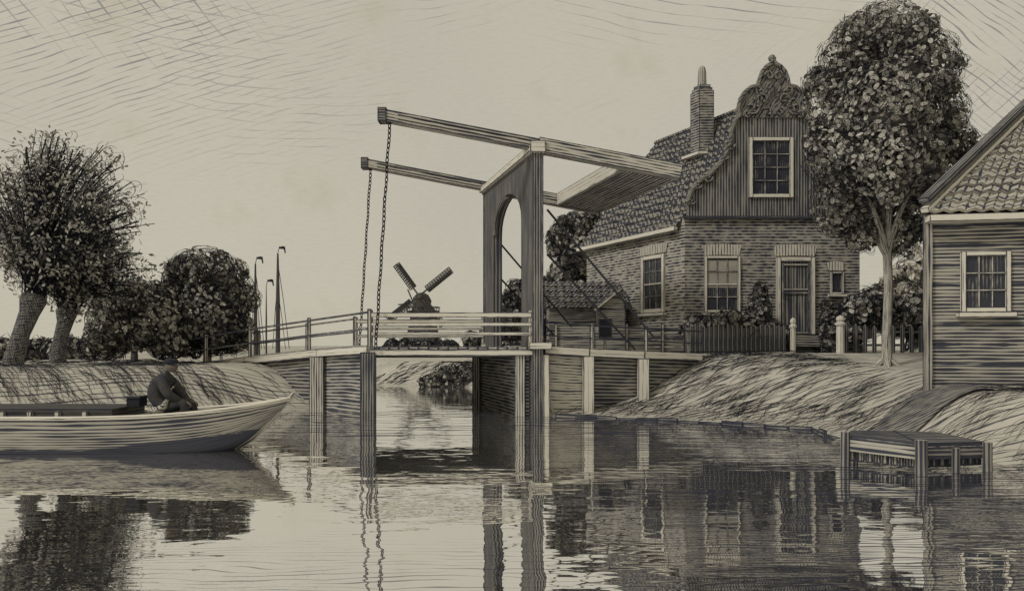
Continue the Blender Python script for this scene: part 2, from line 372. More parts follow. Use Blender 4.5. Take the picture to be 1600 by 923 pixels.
def strokes_geo(P, r, taper=True):
    """ P (N,K,3) paths -> three-sided slim stems """
    N, K, _ = P.shape
    t = np.gradient(P, axis=1); t /= np.linalg.norm(t, axis=2, keepdims=True)+1e-9
    ref = RG.normal(size=(N, 1, 3)); a = np.cross(t, ref); a /= np.linalg.norm(a, axis=2, keepdims=True)+1e-9
    b = np.cross(t, a)
    rr = (np.broadcast_to(np.asarray(r, float).reshape(-1, 1), (N, K))).copy()
    if taper: rr *= (.35+.65*np.sin(np.linspace(.25, math.pi-.15, K)))[None]
    vs = []
    for k in range(3):
        an = 2*math.pi*k/3; vs.append(P+(a*math.cos(an)+b*math.sin(an))*rr[..., None])
    V = np.stack(vs, 2).reshape(-1, 3)
    n = np.arange(N)[:, None, None]; i = np.arange(K-1)[None, :, None]; k = np.arange(3)[None, None]
    id0 = (n*K+i)*3
    F = np.stack([id0+k, id0+3+k, id0+3+(k+1) % 3, id0+(k+1) % 3], -1).reshape(-1, 4)
    return V, F
def strokes(name, P, r, mat, parent=None, taper=True):
    V, F = strokes_geo(P, r, taper)
    return npmesh(name, V, F, np.zeros((F.size, 2)), mat, parent)
def leaves_geo(Pc, size, asp=.55, normal=None, flat=.6):
    """ six-sided outlined leaves at Pc (N,3) """
    N = len(Pc)
    nv = RG.normal(size=(N, 3))
    if normal is not None: nv = nv*flat+normal
    nv /= np.linalg.norm(nv, axis=1, keepdims=True)+1e-9
    a = np.cross(nv, RG.normal(size=(N, 3))); a /= np.linalg.norm(a, axis=1, keepdims=True)+1e-9
    b = np.cross(nv, a)
    an = np.linspace(0, 2*math.pi, 7)[:6]; uu = np.cos(an); vv = np.sin(an)
    sz = np.broadcast_to(np.asarray(size, float), (N,))
    bend = (np.abs(uu)**2)*.25
    V = Pc[:, None]+(a[:, None]*uu[None, :, None]+b[:, None]*(vv*asp)[None, :, None]-nv[:, None]*bend[None, :, None])*sz[:, None, None]
    F = np.arange(N*6).reshape(N, 6)
    G = np.tile(np.stack([uu, vv], 1), (N, 1))
    return V.reshape(-1, 3), F, G
def on_lumps(lumps, n, lo=.8, hi=1.03, under=.35):
    """ points near the surface of a set of ellipsoids, those deep inside another one dropped """
    L_ = np.array([list(c)+list(r) for c, r in lumps], float)
    wt = (L_[:, 3]*L_[:, 5]); wt /= wt.sum()
    k = RG.choice(len(L_), size=n*2, p=wt)
    d = RG.normal(size=(n*2, 3)); d /= np.linalg.norm(d, axis=1, keepdims=True)
    rad = RG.uniform(lo, hi, size=(n*2, 1))
    P = L_[k, :3]+d*L_[k, 3:]*rad
    keep = np.ones(len(P), bool)
    for j in range(len(L_)):
        q = ((P-L_[j, :3])/L_[j, 3:]); rr = np.linalg.norm(q, axis=1)
        keep &= ~((rr < lo*.80) & (k != j) & (RG.random(len(P)) < .85))
    P, d = P[keep][:n], d[keep][:n]
    return P, d
def arcs(P, d, length, bend=.5, wig=.0, K=5, down=.0, bias=None):
    """ curved strokes lying in the surface with normal d """
    N = len(P)
    rnd = RG.normal(size=(N, 3)) if bias is None else np.asarray(bias)[None]+RG.normal(size=(N, 3))*.45
    t = np.cross(d, rnd); t /= np.linalg.norm(t, axis=1, keepdims=True)+1e-9
    s = np.cross(d, t); ln = np.broadcast_to(np.asarray(length, float), (N,))*RG.uniform(.6, 1.4, N)
    u = np.linspace(-.5, .5, K)
    bd = RG.choice([-1, 1], N)*bend if bias is None else np.full(N, bend)*RG.uniform(.4, 1.3, N)
    path = P[:, None]+t[:, None]*(u[None, :, None]*ln[:, None, None])+s[:, None]*((.25-u**2)[None, :, None]*(bd*ln)[:, None, None]*2)
    path = path-d[:, None]*((u**2)[None, :, None]*ln[:, None, None]*.5)
    if wig: path = path+RG.normal(size=path.shape)*wig
    return path

# ---------------------------------------------------------------- terrain and water
WP = [(-60, 15.2), (-20, 15.6), (-12, 16.4), (-8.4, 17.3), (-6.6, 18.5), (-5.8, 19.6), (-5.03, 20.0), (-3.33, 18.4), (-4.6, 23.1),
      (-7, 25.5), (-12, 29), (-20, 33), (-26, 42), (-28, 75), (-12, 75), (-11, 50), (-8, 36), (-6, 31.6), (-2.4, 30.6), (.3, 29.2), (.1, 27),
      (-.4, 24), (-.95, 22.5), (.38, 17.9), (.95, 17.62), (1.95, 17.6), (3.2, 17.0), (4.4, 16.2), (5.9, 15.0), (5.65, 13.2), (5.85, 11.6),
      (6.3, 10.75), (7.1, 10.45), (9.5, 9.2), (11, 4), (11, -6), (-60, -6)]
WPn = np.array(WP, float)
def water_dist(x, y):
    x = np.asarray(x, float); y = np.asarray(y, float)
    d = np.full(x.shape, 1e9); ins = np.zeros(x.shape, bool); n = len(WPn)
    for i in range(n):
        ax, ay = WPn[i]; bx, by = WPn[(i+1) % n]; dx, dy = bx-ax, by-ay
        t = np.clip(((x-ax)*dx+(y-ay)*dy)/(dx*dx+dy*dy), 0, 1)
        d = np.minimum(d, np.hypot(x-ax-t*dx, y-ay-t*dy))
        c = ((ay > y) != (by > y)) & (x < (bx-ax)*(y-ay)/(by-ay+1e-12)+ax); ins ^= c
    return np.where(ins, -d, d)
def ground_z(x, y):
    x = np.asarray(x, float); y = np.asarray(y, float)
    d = water_dist(x, y)
    right = np.clip((x+1.5)/2.5, 0, 1)
    pr = np.clip(.85+(y-14)*.1, .82, 1.45); pr = np.where(y > 30, 1.25, pr)
    pl = np.where(y > 27, .95, 1.12)
    P = pl*(1-right)+pr*right
    bw = 2.4*(1-right)+3.6*right
    bw = np.where((x > 6) & (y < 15), 2.6, bw)
    bw = np.where((x > -3) & (x < .9) & (y > 18), .8, bw)
    t = np.clip(d/bw, 0, 1); z = P*(t*t*(3-2*t))
    z = z+np.where(d > .1, .04*np.sin(x*1.3+y*.7)*np.sin(y*1.1)*np.minimum(d, 1), 0)
    return np.where(d < 0, -np.minimum(.7, -d*1.1), z)
def gz(x, y): return float(ground_z(np.array([x]), np.array([y]))[0])
def axis_pts(lo, a, b, hi, st, g=1.25):
    c = list(np.arange(a, b+1e-6, st)); s = st; v = a
    left = []
    while v > lo: s *= g; v -= s; left.append(v)
    s = st; v = c[-1]; rt = []
    while v < hi: s *= g; v += s; rt.append(v)
    return np.array(left[::-1]+c+rt)
def build_ground():
    xs = axis_pts(-1800, -15, 12, 1800, .18); ys = axis_pts(-300, 7, 33, 3500, .18)
    X, Y = np.meshgrid(xs, ys); Z = ground_z(X, Y)
    V = np.stack([X, Y, Z], -1).reshape(-1, 3); nx, ny = len(xs), len(ys)
    i, j = np.meshgrid(np.arange(nx-1), np.arange(ny-1)); a = (j*nx+i).ravel()
    F = np.stack([a, a+1, a+1+nx, a+nx], 1)
    # grain of the turf follows the fall of the bank
    d = water_dist(X, Y); g1 = (X*.55+d*.9); g2 = (Y*.75-X*.25)+.25*d
    UV = np.stack([g1, g2], -1).reshape(-1, 2)[F.ravel()]
    o = npmesh('ground', V, F, UV, M['turf']); o.data.polygons.foreach_set('use_smooth', [True]*len(F))
    tag(o, kind='structure')
    me = bpy.data.meshes.new('water'); s = 900
    me.from_pydata([(-s, -250, 0), (s, -250, 0), (s, 1500, 0), (-s, 1500, 0)], [], [(0, 1, 2, 3)]); me.materials.append(M['water'])
    o = bpy.data.objects.new('water', me); C.objects.link(o); tag(o, kind='structure')
build_ground()
# grass: combed tufts over both banks
def build_grass():
    paths = []; rads = []
    def patch(n, xr, yr, dirf, ln, r, dmin=.05, dmax=9):
        x = RG.uniform(*xr, n); y = RG.uniform(*yr, n); d = water_dist(x, y)
        k = (d > dmin) & (d < dmax)
        k &= ~((x > 7.6) & (y > 14.2)); k &= ~((x > 5.9) & (x < 8.6) & (np.abs(y-13.0-(x-6.3)*.56) < .42))
        x, y = x[k], y[k]; m = len(x)
        dx, dy = dirf(x, y); dx = dx+RG.normal(size=m)*.07+.05*np.sin(x*.8+y*.5); dy = dy+RG.normal(size=m)*.07
        q = np.hypot(dx, dy); dx /= q; dy /= q
        L_ = ln*RG.uniform(.5, 1.3, m); K = 6; u = np.linspace(0, 1, K)
        cx = -dy; cy = dx; bow = -.26*L_
        PX = x[:, None]+dx[:, None]*L_[:, None]*u+cx[:, None]*bow[:, None]*(u*u)
        PY = y[:, None]+dy[:, None]*L_[:, None]*u+cy[:, None]*bow[:, None]*(u*u)
        PZ = ground_z(PX, PY)+.012+.055*np.sin(u*math.pi)[None]*L_[:, None]
        ok = water_dist(PX[:, -1], PY[:, -1]) > .02
        paths.append(np.stack([PX, PY, PZ], -1)[ok]); rads.append((r*.50*(y/16)*RG.uniform(.6, 1.25, m))[ok])
    # right bank: strokes sweep from the water up and right
    patch(1900, (.9, 9.5), (10.2, 19.5), lambda x, y: (np.full_like(x, .8), .75-.03*(x-1)), .75, .0125)
    patch(500, (2, 11), (15, 21.5), lambda x, y: (np.full_like(x, 1.), np.full_like(x, .12)), .7, .012)
    patch(500, (.7, 8), (14.5, 18), lambda x, y: (np.full_like(x, .45), np.full_like(x, .8)), .4, .012, .03, 1.2)
    # left bank: strokes fall to the right
    patch(1500, (-16, -5.7), (15, 20), lambda x, y: (1.+x*0, -.42-.1*(x+8)*(x > -8)), .95, .012)
    patch(300, (-18, -6), (19, 26), lambda x, y: (1.+x*0, -.1+x*0), .8, .014)
    patch(300, (-7, 1), (29.5, 33), lambda x, y: (.5+x*0, .6+x*0), .5, .018)
    P = np.concatenate(paths); r = np.concatenate(rads)
    o = strokes('grass', P, r, M['ink']); tag(o, 'long combed grass lying over both canal banks', 'grass', kind='stuff')
build_grass()
# trodden path down to the jetty
def build_path():
    pts = [(8.5, 14.25), (7.7, 13.9), (7.0, 13.5), (6.3, 13.0), (5.8, 12.6)]; mb = MB(); rows = []
    wd = [.7, .65, .55, .5, .5]
    for i, (x, y) in enumerate(pts):
        a = Vector(pts[max(i-1, 0)]); b = Vector(pts[min(i+1, len(pts)-1)]); t = (b-a).normalized(); n = Vector((-t.y, t.x))
        rows.append([(x+n.x*wd[i]*k, y+n.y*wd[i]*k) for k in (-1, -.5, 0, .5, 1)])
    fine = []
    for i in range(len(rows)-1):
        for s in range(6):
            f = s/6; fine.append([((1-f)*a[0]+f*b[0], (1-f)*a[1]+f*b[1]) for a, b in zip(rows[i], rows[i+1])])
    fine.append(rows[-1])
    for i in range(len(fine)-1):
        for k in range(4):
            q = [fine[i][k], fine[i+1][k], fine[i+1][k+1], fine[i][k+1]]
            p = [V3(x, y, max(gz(x, y), .0)+.05) for x, y in q]
            mb.face(p, [(a.x, a.y) for a in p])
    tag(mb.build('path', M['path'], merge=True), kind='structure')
build_path()

# ---------------------------------------------------------------- drawbridge
T_ = V3(-1.31, 4.70, 0); TL = T_.length; TN = T_.normalized()
DK = 1.62
pE = V3(.60, 17.9, DK); pD = V3(-3.33, 17.95, DK)
def vertical(v, z): return V3(v.x, v.y, z)
def build_bridge():
    R = empty('drawbridge', (-.2, 20, 0), 'wooden drawbridge with raised twin balance beams on a tall arched portal', 'drawbridge')
    # leaf
    mb = MB(); n = 17
    for i in range(n):
        a = pD.lerp(pE, i/n); b = pD.lerp(pE, (i+.93)/n)
        lo = -.07; q = [a, b, b+T_, a+T_]
        mb.hexa([p+V3(0, 0, lo) for p in q]+q, 1)
    mb.build('deck', M['wood'], R)
    mb = MB(); mb.beam(pD+V3(0, .02, -.14), pE+V3(0, .02, -.14), .09, .14); mb.build('edge_beam', M['wood_pale'], R)
    mb = MB(); mb.beam(pD+T_+V3(0, -.02, -.14), pE+T_+V3(0, -.02, -.14), .09, .14); mb.build('edge_beam', M['wood_pale'], R)
    mb = MB()
    for f in (.2, .4, .6, .8): mb.beam(pD+T_*f+V3(0, 0, -.17), pE+T_*f+V3(0, 0, -.17), .14, .2)
    mb.build('joist', M['wood_dark'], R)
    # portal: boarded frame with arched opening, reaching down into the water
    t0, t1, zt, zb = .88, 3.75, 6.12, -.6
    arch = []
    for k in range(13):
        an = math.pi*k/12; arch.append(((t0+t1)/2+math.cos(an)*(t1-t0)/2, 4.72+math.sin(an)*.86))
    poly = [(0, zb), (t0, zb), (t0, 4.72)]+arch[::-1][1:-1]+[(t1, 4.72), (t1, zb), (TL, zb), (TL, zt), (0, zt)]
    mb = MB(); mb.prism(poly, (.46, 17.9, 0), TN, (0, 0, 1), (1, 0, 0), .27, grain=1); mb.build('portal_frame', M['portal'], R)
    # curved knee under the arch, cap rail, corner blocks
    mb = MB(); mb.beam(V3(.595, 17.82, 6.2)-TN*.1, V3(.595, 17.82, 6.2)+TN*(TL+.15), .42, .15); mb.build('cap_rail', M['wood_pale'], R)
    mb = MB(); kn = []
    for k in range(9):
        an = math.radians(95+85*k/8); kn.append(((t0+t1)/2+0-math.cos(an)*(t1-t0)/2*.985, 4.72+math.sin(an)*.86*.985))
    mb.tube([V3(.52, 17.9, 0)+TN*a+V3(0, 0, b) for a, b in kn], .07, 6); mb.build('arch_moulding', M['wood_dark'], R)
    for f in (0, 1):
        o = V3(.0, 0, 0)+T_*f
        mb = MB(); mb.beam(V3(.60, 17.86, -.6)+o, V3(.60, 17.86, 6.12)+o, .26, .25, side=(0, 1, 0)); mb.build('post', M['wood_dark'], R)
        mb = MB(); mb.box(V3(.66, 17.80, DK+.02)+o, (.52, .34, .16)); mb.build('collar', M['wood_pale'], R)
        mb = MB(); mb.box(V3(.60, 17.83, 6.22)+o, (.34, .38, .26)); mb.build('bearing_block', M['wood_pale'], R)
        # balance beam
        A = V3(-2.98, 17.86, 6.98)+o; B = V3(3.92, 17.86, 5.66)+o; Pm = A.lerp(B, .52); up = V3(.19, 0, 1)*.0
        mb = MB(); mb.beam(A, Pm, .28, .25); bb = mb.build('balance_beam', M['wood_beam'], R)
        mb = MB(); mb.beam(Pm, B, .30, .33); mb.build('counter_arm', M['wood_beam'], R)
        mb = MB(); mb.box(A+V3(-.02, 0, 0), (.20, .33, .31), None); mb.build('end_band', M['wood_dark'], bb)
        mb = MB()
        for k in range(2): mb.beam(A.lerp(B, .05)+V3(0, -.15, .05-.1*k), Pm+V3(0, -.15, .05-.1*k), .012, .02)
        mb.build('iron_strap', M['iron'], bb)
        # chain
        a = V3(-2.84, 17.84, 6.80)+o; b = V3(-3.17, 17.84, DK-.05)+o; N = 46; paths = []
        d = (b-a)/N; ln = d.length*.70
        for k in range(N):
            c = a+d*(k+.5)+V3(math.sin(k*.7)*.008, 0, 0); dn = d.normalized(); sd = V3(1, 0, 0) if k % 2 else V3(.75, .66, 0); sd = sd-dn*sd.dot(dn)
            paths.append([list(c+dn*(math.cos(q)*ln)+sd*(math.sin(q)*.028)) for q in np.linspace(0, 2*math.pi, 9)])
        strokes('chain', np.array(paths), .015, M['iron'], R, taper=False)
        mb = MB(); mb.tube([a+V3(0, 0, .22), a+V3(0, 0, -.02)], .045, 8); mb.build('chain_ring', M['iron'], R)
        # struts to the right-hand approach (two to a side)
        for (z0, px, py) in ((4.82, 1022, 528), (3.78, 992, 546)):
            e = W(px, py, 18.6); a = V3(.82, 17.95, z0)+o; e = V3(e.x, 18.55, max(e.z, 1.45))+o
            mb = MB(); mb.tube([a, e], .028, 7); mb.build('strut', M['iron'], R)
    # ballast box between the arms
    A = V3(-2.98, 17.86, 6.98); B = V3(3.92, 17.86, 5.66); a = A.lerp(B, .815); b = A.lerp(B, .995)
    mb = MB(); dz = V3(0, 0, -.15)
    n = 13
    for i in range(n):
        p = a.lerp(b, i/n)+T_*.03; q = a.lerp(b, (i+.94)/n)+T_*.03; t = T_*.94
        mb.hexa([p+dz, q+dz, q+dz+t, p+dz+t, p-dz*.6, q-dz*.6, q-dz*.6+t, p-dz*.6+t], 1)
    mb.build('ballast_box', M['wood'], R)
    mb = MB(); mb.beam(a+V3(-.04, 0, 0)+T_*.035, a+V3(-.04, 0, 0)+T_*.965, .06, .34); mb.build('ballast_board', M['wood_pale'], R)
    # railings on the leaf
    for f in (0.012, .985):
        o = T_*f
        for z, h in ((.74, .115), (.52, .085), (.30, .08)):
            mb = MB(); mb.beam(pD+V3(.05, -.03, z)+o, pE+V3(-.12, -.03, z)+o, .06, h); mb.build('rail', M['wood_pale'], R)
        for q, wdt in ((.004, .11), (.965, .14)):
            p = pD.lerp(pE, q)+o
            mb = MB(); mb.beam(p+V3(0, .03, -.15), p+V3(0, .03, .86), wdt, wdt, side=(0, 1, 0)); mb.build('rail_post', M['wood_pale'] if q > .5 else M['wood'], R)
    # right pier wall seen through the opening and its row of piles
    mb = MB(); a = V3(.44, 17.95, -.6); mb.quad(a, a+TN*(TL-.1), a+TN*(TL-.1)+V3(0, 0, 2.0), a+V3(0, 0, 2.0), off=(0, 0))
    a = V3(.30, 18.0, -.6)
    mb.hexa([a, a+V3(.12, 0, 0), a+V3(.12, 0, 0)+TN*4.6, a+TN*4.6]+[p+V3(0, 0, 2.03) for p in (a, a+V3(.12, 0, 0), a+V3(.12, 0, 0)+TN*4.6, a+TN*4.6)], 1)
    mb.build('pier_wall', M['plank_wall'], R)
    for t in (.0, 1.0):
        p = V3(.20, 18.0, 0)+TN*(4.6*t if t else .05)
        mb = MB(); mb.beam(p+V3(0, 0, -.6), p+V3(0, 0, 1.45), .24, .24, side=(0, 1, 0)); mb.build('pile', M['wood'], R)
build_bridge()

def approach(name, label, pts, wallmats, piles, rails, postspec, R_rail_mat, right=False):
    R = empty(name, (pts[1].x, pts[1].y+1, 0), label, 'bridge approach')
    for f in (0, 1):
        o = T_*f
        for i in range(len(pts)-1):
            a, b = pts[i]+o, pts[i+1]+o
            if f == 0:
                mb = MB(); mb.hexa([a, b, b+T_, a+T_, a+V3(0, 0, .06), b+V3(0, 0, .06), b+V3(0, 0, .06)+T_, a+V3(0, 0, .06)+T_], 1)
                mb.build('deck', M['wood'], R)
            mb = MB(); s = -.06 if f == 0 else .06
            mb.beam(a+V3(0, s, -.04), b+V3(0, s, -.04), .10, .19); mb.build('kerb_beam', M['wood_pale'], R)
            y = .10 if f == 0 else -.10
            q0, q1 = a+V3(0, y, 0), b+V3(0, y, 0)
            A, B = vertical(q0, -.5), vertical(q1, -.5); A2, B2 = q0+V3(0, 0, -.12), q1+V3(0, 0, -.12)
            th = V3(0, .06 if f == 0 else -.06, 0)
            mb = MB(); mb.hexa([A, B, B+th, A+th, A2, B2, B2+th, A2+th], 0); mb.build('plank_wall', M[wallmats[i]], R)
    for p, wd, matn in piles:
        mb = MB(); mb.beam(vertical(p, -.5)+V3(0, .0, 0), p+V3(0, 0, -.13), wd, .22, side=(1, 0, 0)); mb.build('pile', M[matn], R)
    for f in (0, 1):
        for dz, h in rails:
            for i in range(len(pts)-1):
                mb = MB(); mb.beam(pts[i]+T_*f+V3(0, 0, dz), pts[i+1]+T_*f+V3(0, 0, dz), .05, h); mb.build('rail', R_rail_mat, R)
        for p in postspec:
            mb = MB(); mb.beam(p+T_*f+V3(0, .04, -.1), p+T_*f+V3(0, .04, rails[0][0]+.08), .085, .085, side=(0, 1, 0)); mb.build('rail_post', M['wood'], R)
    return R
LA = [W(298, 572, 24), W(385, 561, 22), W(498, 549, 20), V3(-3.36, 18.05, DK-.03)]
def lerp_px(pts, px):
    for a, b in zip(pts, pts[1:]):
        for k in range(40):
            p = a.lerp(b, k/39)
            if p.x/p.y*FPX+800 >= px: return p
    return pts[-1]
approach('bridge_ramp', 'long sloping timber ramp with two-bar railing left of the drawbridge', LA, ['plank_wall', 'plank_wall', 'plank_wall'],
         [(lerp_px(LA, 385)+V3(0, -.1, 0), .30, 'wood_dark'), (lerp_px(LA, 497)+V3(0, -.14, 0), .36, 'wood'), (V3(-3.36, 17.95, DK), .34, 'wood_dark')],
         [(.84, .045), (.45, .04)], [lerp_px(LA, 320), lerp_px(LA, 388), lerp_px(LA, 481), lerp_px(LA, 580)], M['wood'])
RA = [V3(.76, 18.0, DK-.03), V3(1.82, 18.2, 1.52), V3(3.18, 18.6, 1.46), V3(4.75, 19.3, 1.40)]
approach('bridge_ramp', 'short timber approach with thin railing between the portal and the grassy right bank', RA, ['plank_pale', 'plank_wall', 'plank_wall'],
         [(V3(.74, 17.86, DK-.05), .26, 'wood_pale'), (V3(1.80, 18.12, 1.52), .26, 'wood_pale'), (V3(3.16, 18.5, 1.46), .26, 'wood_pale')],
         [(.60, .035), (.30, .03)], [V3(1.9, 18.2, 1.5), V3(3.25, 18.6, 1.45), V3(4.4, 19.15, 1.42)], M['wood_dark'])

# dark notice board on a post by the right-hand railing
def build_board():
    p = V3(2.30, 19.0, 1.45); R = empty('notice_board', p, 'small dark board fixed to a thin post beside the right bridge railing', 'notice board')
    mb = MB(); mb.beam(p, p+V3(0, 0, .92), .06, .06, side=(0, 1, 0)); mb.build('post', M['wood'], R)
    mb = MB(); mb.box(p+V3(0, -.05, .62), (.27, .05, .42)); mb.build('panel', M['ink'], R)
    mb = MB()
    for dx in (-.15, .15): mb.box(p+V3(dx, -.055, .62), (.03, .06, .46))
    for dz in (-.225, .225): mb.box(p+V3(0, -.055, .62+dz), (.27, .06, .03))
    mb.build('frame', M['wood'], R)
build_board()

# ---------------------------------------------------------------- buildings
def window(parent, o, ex, n, w, h, nx, ny, fr=.09, name='window', sill=True, proud=.03, mid=None, mt=.03, framemat=None):
    """ o: lower-left corner on the wall, ex along the wall, n outwards """
    o, ex, n = Vector(o), Vector(ex).normalized(), Vector(n).normalized(); ez = V3(0, 0, 1); ax = (ex, n, ez); fm = framemat or M['white']
    off = root_of(parent)
    g = MB(); c = o+ex*w/2+ez*h/2+n*(.006); g.box(c, (w-.02, .012, h-.02), ax)
    wnd = g.build(name, M['glass'], parent)
    f = MB()
    for a in (fr/2, w-fr/2): f.box(o+ex*a+ez*h/2+n*proud, (fr, .07, h), ax, 2)
    for b in (fr/2, h-fr/2): f.box(o+ex*w/2+ez*b+n*proud, (w-2*fr, .066, fr), ax, 0)
    f.build('frame', fm, wnd)
    m = MB(); iw, ih = w-2*fr, h-2*fr
    for i in range(1, nx): m.box(o+ex*(fr+iw*i/nx)+ez*h/2+n*.024, (mt, .03, ih), ax, 2)
    for j in range(1, ny):
        t = mt*2.2 if mid == j else mt
        m.box(o+ex*w/2+ez*(fr+ih*j/ny)+n*.024, (iw, .032, t), ax, 0)
    m.build('glazing_bar', fm, wnd)
    if sill:
        s = MB(); s.box(o+ex*w/2-ez*.05+n*.06, (w+.14, .16, .09), ax); s.build('sill', fm, wnd)
    return wnd
def tiled(mb, o, eu, ev, wu, wv, up, tw=.24, th=.30, cut=None):
    """ pantiles: o lower-left, eu along the eave, ev up the slope """
    o, eu, ev, up = map(Vector, (o, eu, ev, up)); nu = int(wu/tw)*4; nv = int(wv/th)
    def P(i, v, lift):
        u = wu*i/nu; sh = 0
        if cut: 
            a, b = cut(v/wv); u = a*wu+(b-a)*wu*i/nu
        return o+eu*u+ev*v+up*(.028*math.sin(2*math.pi*i/4)+lift)
    for j in range(nv):
        v0, v1 = wv*j/nv, wv*(j+1)/nv
        for i in range(nu):
            q = [P(i, v0, .05), P(i+1, v0, .05), P(i+1, v1, .0), P(i, v1, .0)]
            g = [((p-o).dot(eu), (p-o).dot(ev)) for p in q]; mb.face(q, g)
            q2 = [P(i, v0, -.01), P(i+1, v0, -.01), P(i+1, v0, .05), P(i, v0, .05)]
            mb.face(q2, [(a[0], 0) for a in g])
HC = V3(5.04, 22.4, 0); HE = V3(1, 0, 0); HS = V3(-.432, .902, 0); HSL = 5.5; HW = 5.1; HB = 1.25; HEV = 5.37; HR = 8.86
HSn = HS.cross(V3(0, 0, 1)).normalized()*-1   # outwards on the left side
if HSn.x > 0: HSn = -HSn
def build_house():
    R = empty('cottage', (HC.x+2.5, HC.y+2.5, HB), 'brick canal cottage with carved bell gable, boarded attic and tall chimney', 'cottage')
    z0, ze = HB, HEV
    c = [HC, HC+HE*HW, HC+HE*HW+HS*HSL, HC+HS*HSL]
    v = lambda p, z: V3(p.x, p.y, z)
    mb = MB(); mb.face([v(c[0], z0), v(c[1], z0), v(c[1], ze), v(c[0], ze)], [(0, z0), (HW, z0), (HW, ze), (0, ze)])
    mb.build('front_wall', M['brick'], R)
    mb = MB(); mb.face([v(c[3], z0), v(c[0], z0), v(c[0], ze), v(c[3], ze)], [(0, z0), (HSL, z0), (HSL, ze), (0, ze)])
    mb.face([v(c[1], z0), v(c[2], z0), v(c[2], ze), v(c[1], ze)], [(0, z0), (HSL, z0), (HSL, ze), (0, ze)])
    mid = (c[2]+c[3])/2
    mb.face([v(c[2], z0), v(c[3], z0), v(c[3], ze), v(mid, HR-.1), v(c[2], ze)], [(0, z0), (HW, z0), (HW, ze), (HW/2, HR), (0, ze)])
    mb.build('side_wall', M['brick_side'], R)
    # gable
    half = [(1073, 343), (1073, 318), (1080, 300), (1092, 285), (1108, 274), (1124, 258), (1134, 240), (1141, 220), (1143, 204), (1148, 190), (1157, 180)]
    def lp(px, py): return ((px-1070)/FPX*22.4, CAM_H-(py-HOR)/FPX*22.4)
    full = half+[(2*1206-a, b) for a, b in half[::-1]]
    poly = [lp(*q) for q in full]
    mb = MB(); mb.prism(poly[::-1], (HC.x, HC.y-.10, 0), HE, (0, 0, 1), (0, 1, 0), .22, grain=1); gab = mb.build('gable', M['board'], R)
    # carved volutes along the gable's edge
    for sgn in (1, -1):
        mx = lambda a: a if sgn == 1 else 2*1206-a
        mb = MB(); pts = [lp(mx(a-1), b) for a, b in half[1:]]; mb.tube([V3(HC.x+a, HC.y-.14, b) for a, b in pts], [.09, .075, .07, .07, .08, .08, .075, .07, .07, .06], 7)
        for (cx, cy, r) in ((1077, 315, 7), (1088, 291, 6), (1104, 279, 8), (1137, 228, 9), (1130, 246, 6)):
            sp = [lp(mx(cx+math.cos(q)*r*(1-q/9)), cy+math.sin(q)*r*(1-q/9)) for q in np.linspace(0, 7.5, 14)]
            mb.tube([V3(HC.x+a, HC.y-.17, b) for a, b in sp], .038, 5)
        mb.build('volute', M['crest'], gab, smooth=True)
    cr = [(1153, 186), (1151, 172), (1154, 158), (1161, 147), (1171, 139), (1182, 136), (1184, 126), (1188, 115), (1195, 107), (1202, 103), (1206, 98)]
    full = cr+[(2*1206-a, b) for a, b in cr[::-1][1:]]
    mb = MB(); mb.prism([lp(*q) for q in full][::-1], (HC.x, HC.y-.13, 0), HE, (0, 0, 1), (0, 1, 0), .26, grain=1); crest = mb.build('crest', M['crest'], gab)
    mb = MB()
    for sgn in (1, -1):
        mx = lambda a: a if sgn == 1 else 2*1206-a
        mb.tube([V3(HC.x+a, HC.y-.16, b) for a, b in [lp(mx(p), q) for p, q in cr]], .06, 6)
        for (cx, cy, r, s0) in ((1172, 172, 11, 0), (1190, 158, 11, 2), (1183, 143, 7, 1), (1199, 122, 8, 3), (1165, 180, 6, 1), (1196, 178, 7, 4)):
            sp = [lp(mx(cx+math.cos(q+s0)*r*(1-q/9)), cy+math.sin(q+s0)*r*(1-q/9)) for q in np.linspace(0, 7.5, 14)]
            mb.tube([V3(HC.x+a, HC.y-.18, b) for a, b in sp], .036, 5)
        for k in range(7):
            an = math.pi*(.5+.5*k/6); sp = [lp(mx(1206+math.cos(an)*r), 176-math.sin(an)*r*1.05) for r in (22, 30, 38)]
            mb.tube([V3(HC.x+a, HC.y-.17, b) for a, b in sp], .03, 5)
    mb.build('carving', M['crest'], crest, smooth=True)
    mb = MB(); a = lp(1206, 94); mb.tube([V3(HC.x+a[0], HC.y-.02, a[1]+z) for z in (-.08, -.02, .04, .1, .15)], [.04, .1, .12, .09, .02], 8); mb.build('finial', M['crest'], crest, smooth=True)
    mb = MB(); mb.beam(v(c[0], ze+.0)+V3(-.05, -.07, 0), v(c[1], ze)+V3(.05, -.07, 0), .10, .07); mb.build('string_course', M['wood_dark'], R)
    # roof
    ridge0 = V3(HC.x+HW/2, HC.y+.1, HR); ridge1 = ridge0+HS*(HSL+.1)
    for side in (-1, 1):
        e0 = (v(c[0], ze) if side < 0 else v(c[1], ze))+V3(.22*side, .1, -.25); e1 = e0+HS*(HSL+.15)
        ev = (ridge0-e0); wv = ev.length; ev.normalize(); eu = HS; up = eu.cross(ev).normalized()
        if up.z < 0: up = -up
        mb = MB(); tiled(mb, e0, eu, ev, HSL+.15, wv, up); mb.face([e0-up*.03, e1-up*.03, ridge1-up*.03, ridge0-up*.03])
        mb.build('roof', M['tile'], R)
        mb = MB(); mb.beam(e0+V3(.02*side, 0, -.04), e1+V3(.02*side, 0, -.04), .12, .13); mb.build('gutter', M['white'], R)
    mb = MB(); mb.tube([ridge0+V3(0, 0, .03), ridge1+V3(0, 0, .03)], .10, 8); mb.build('ridge_tile', M['tile'], R)
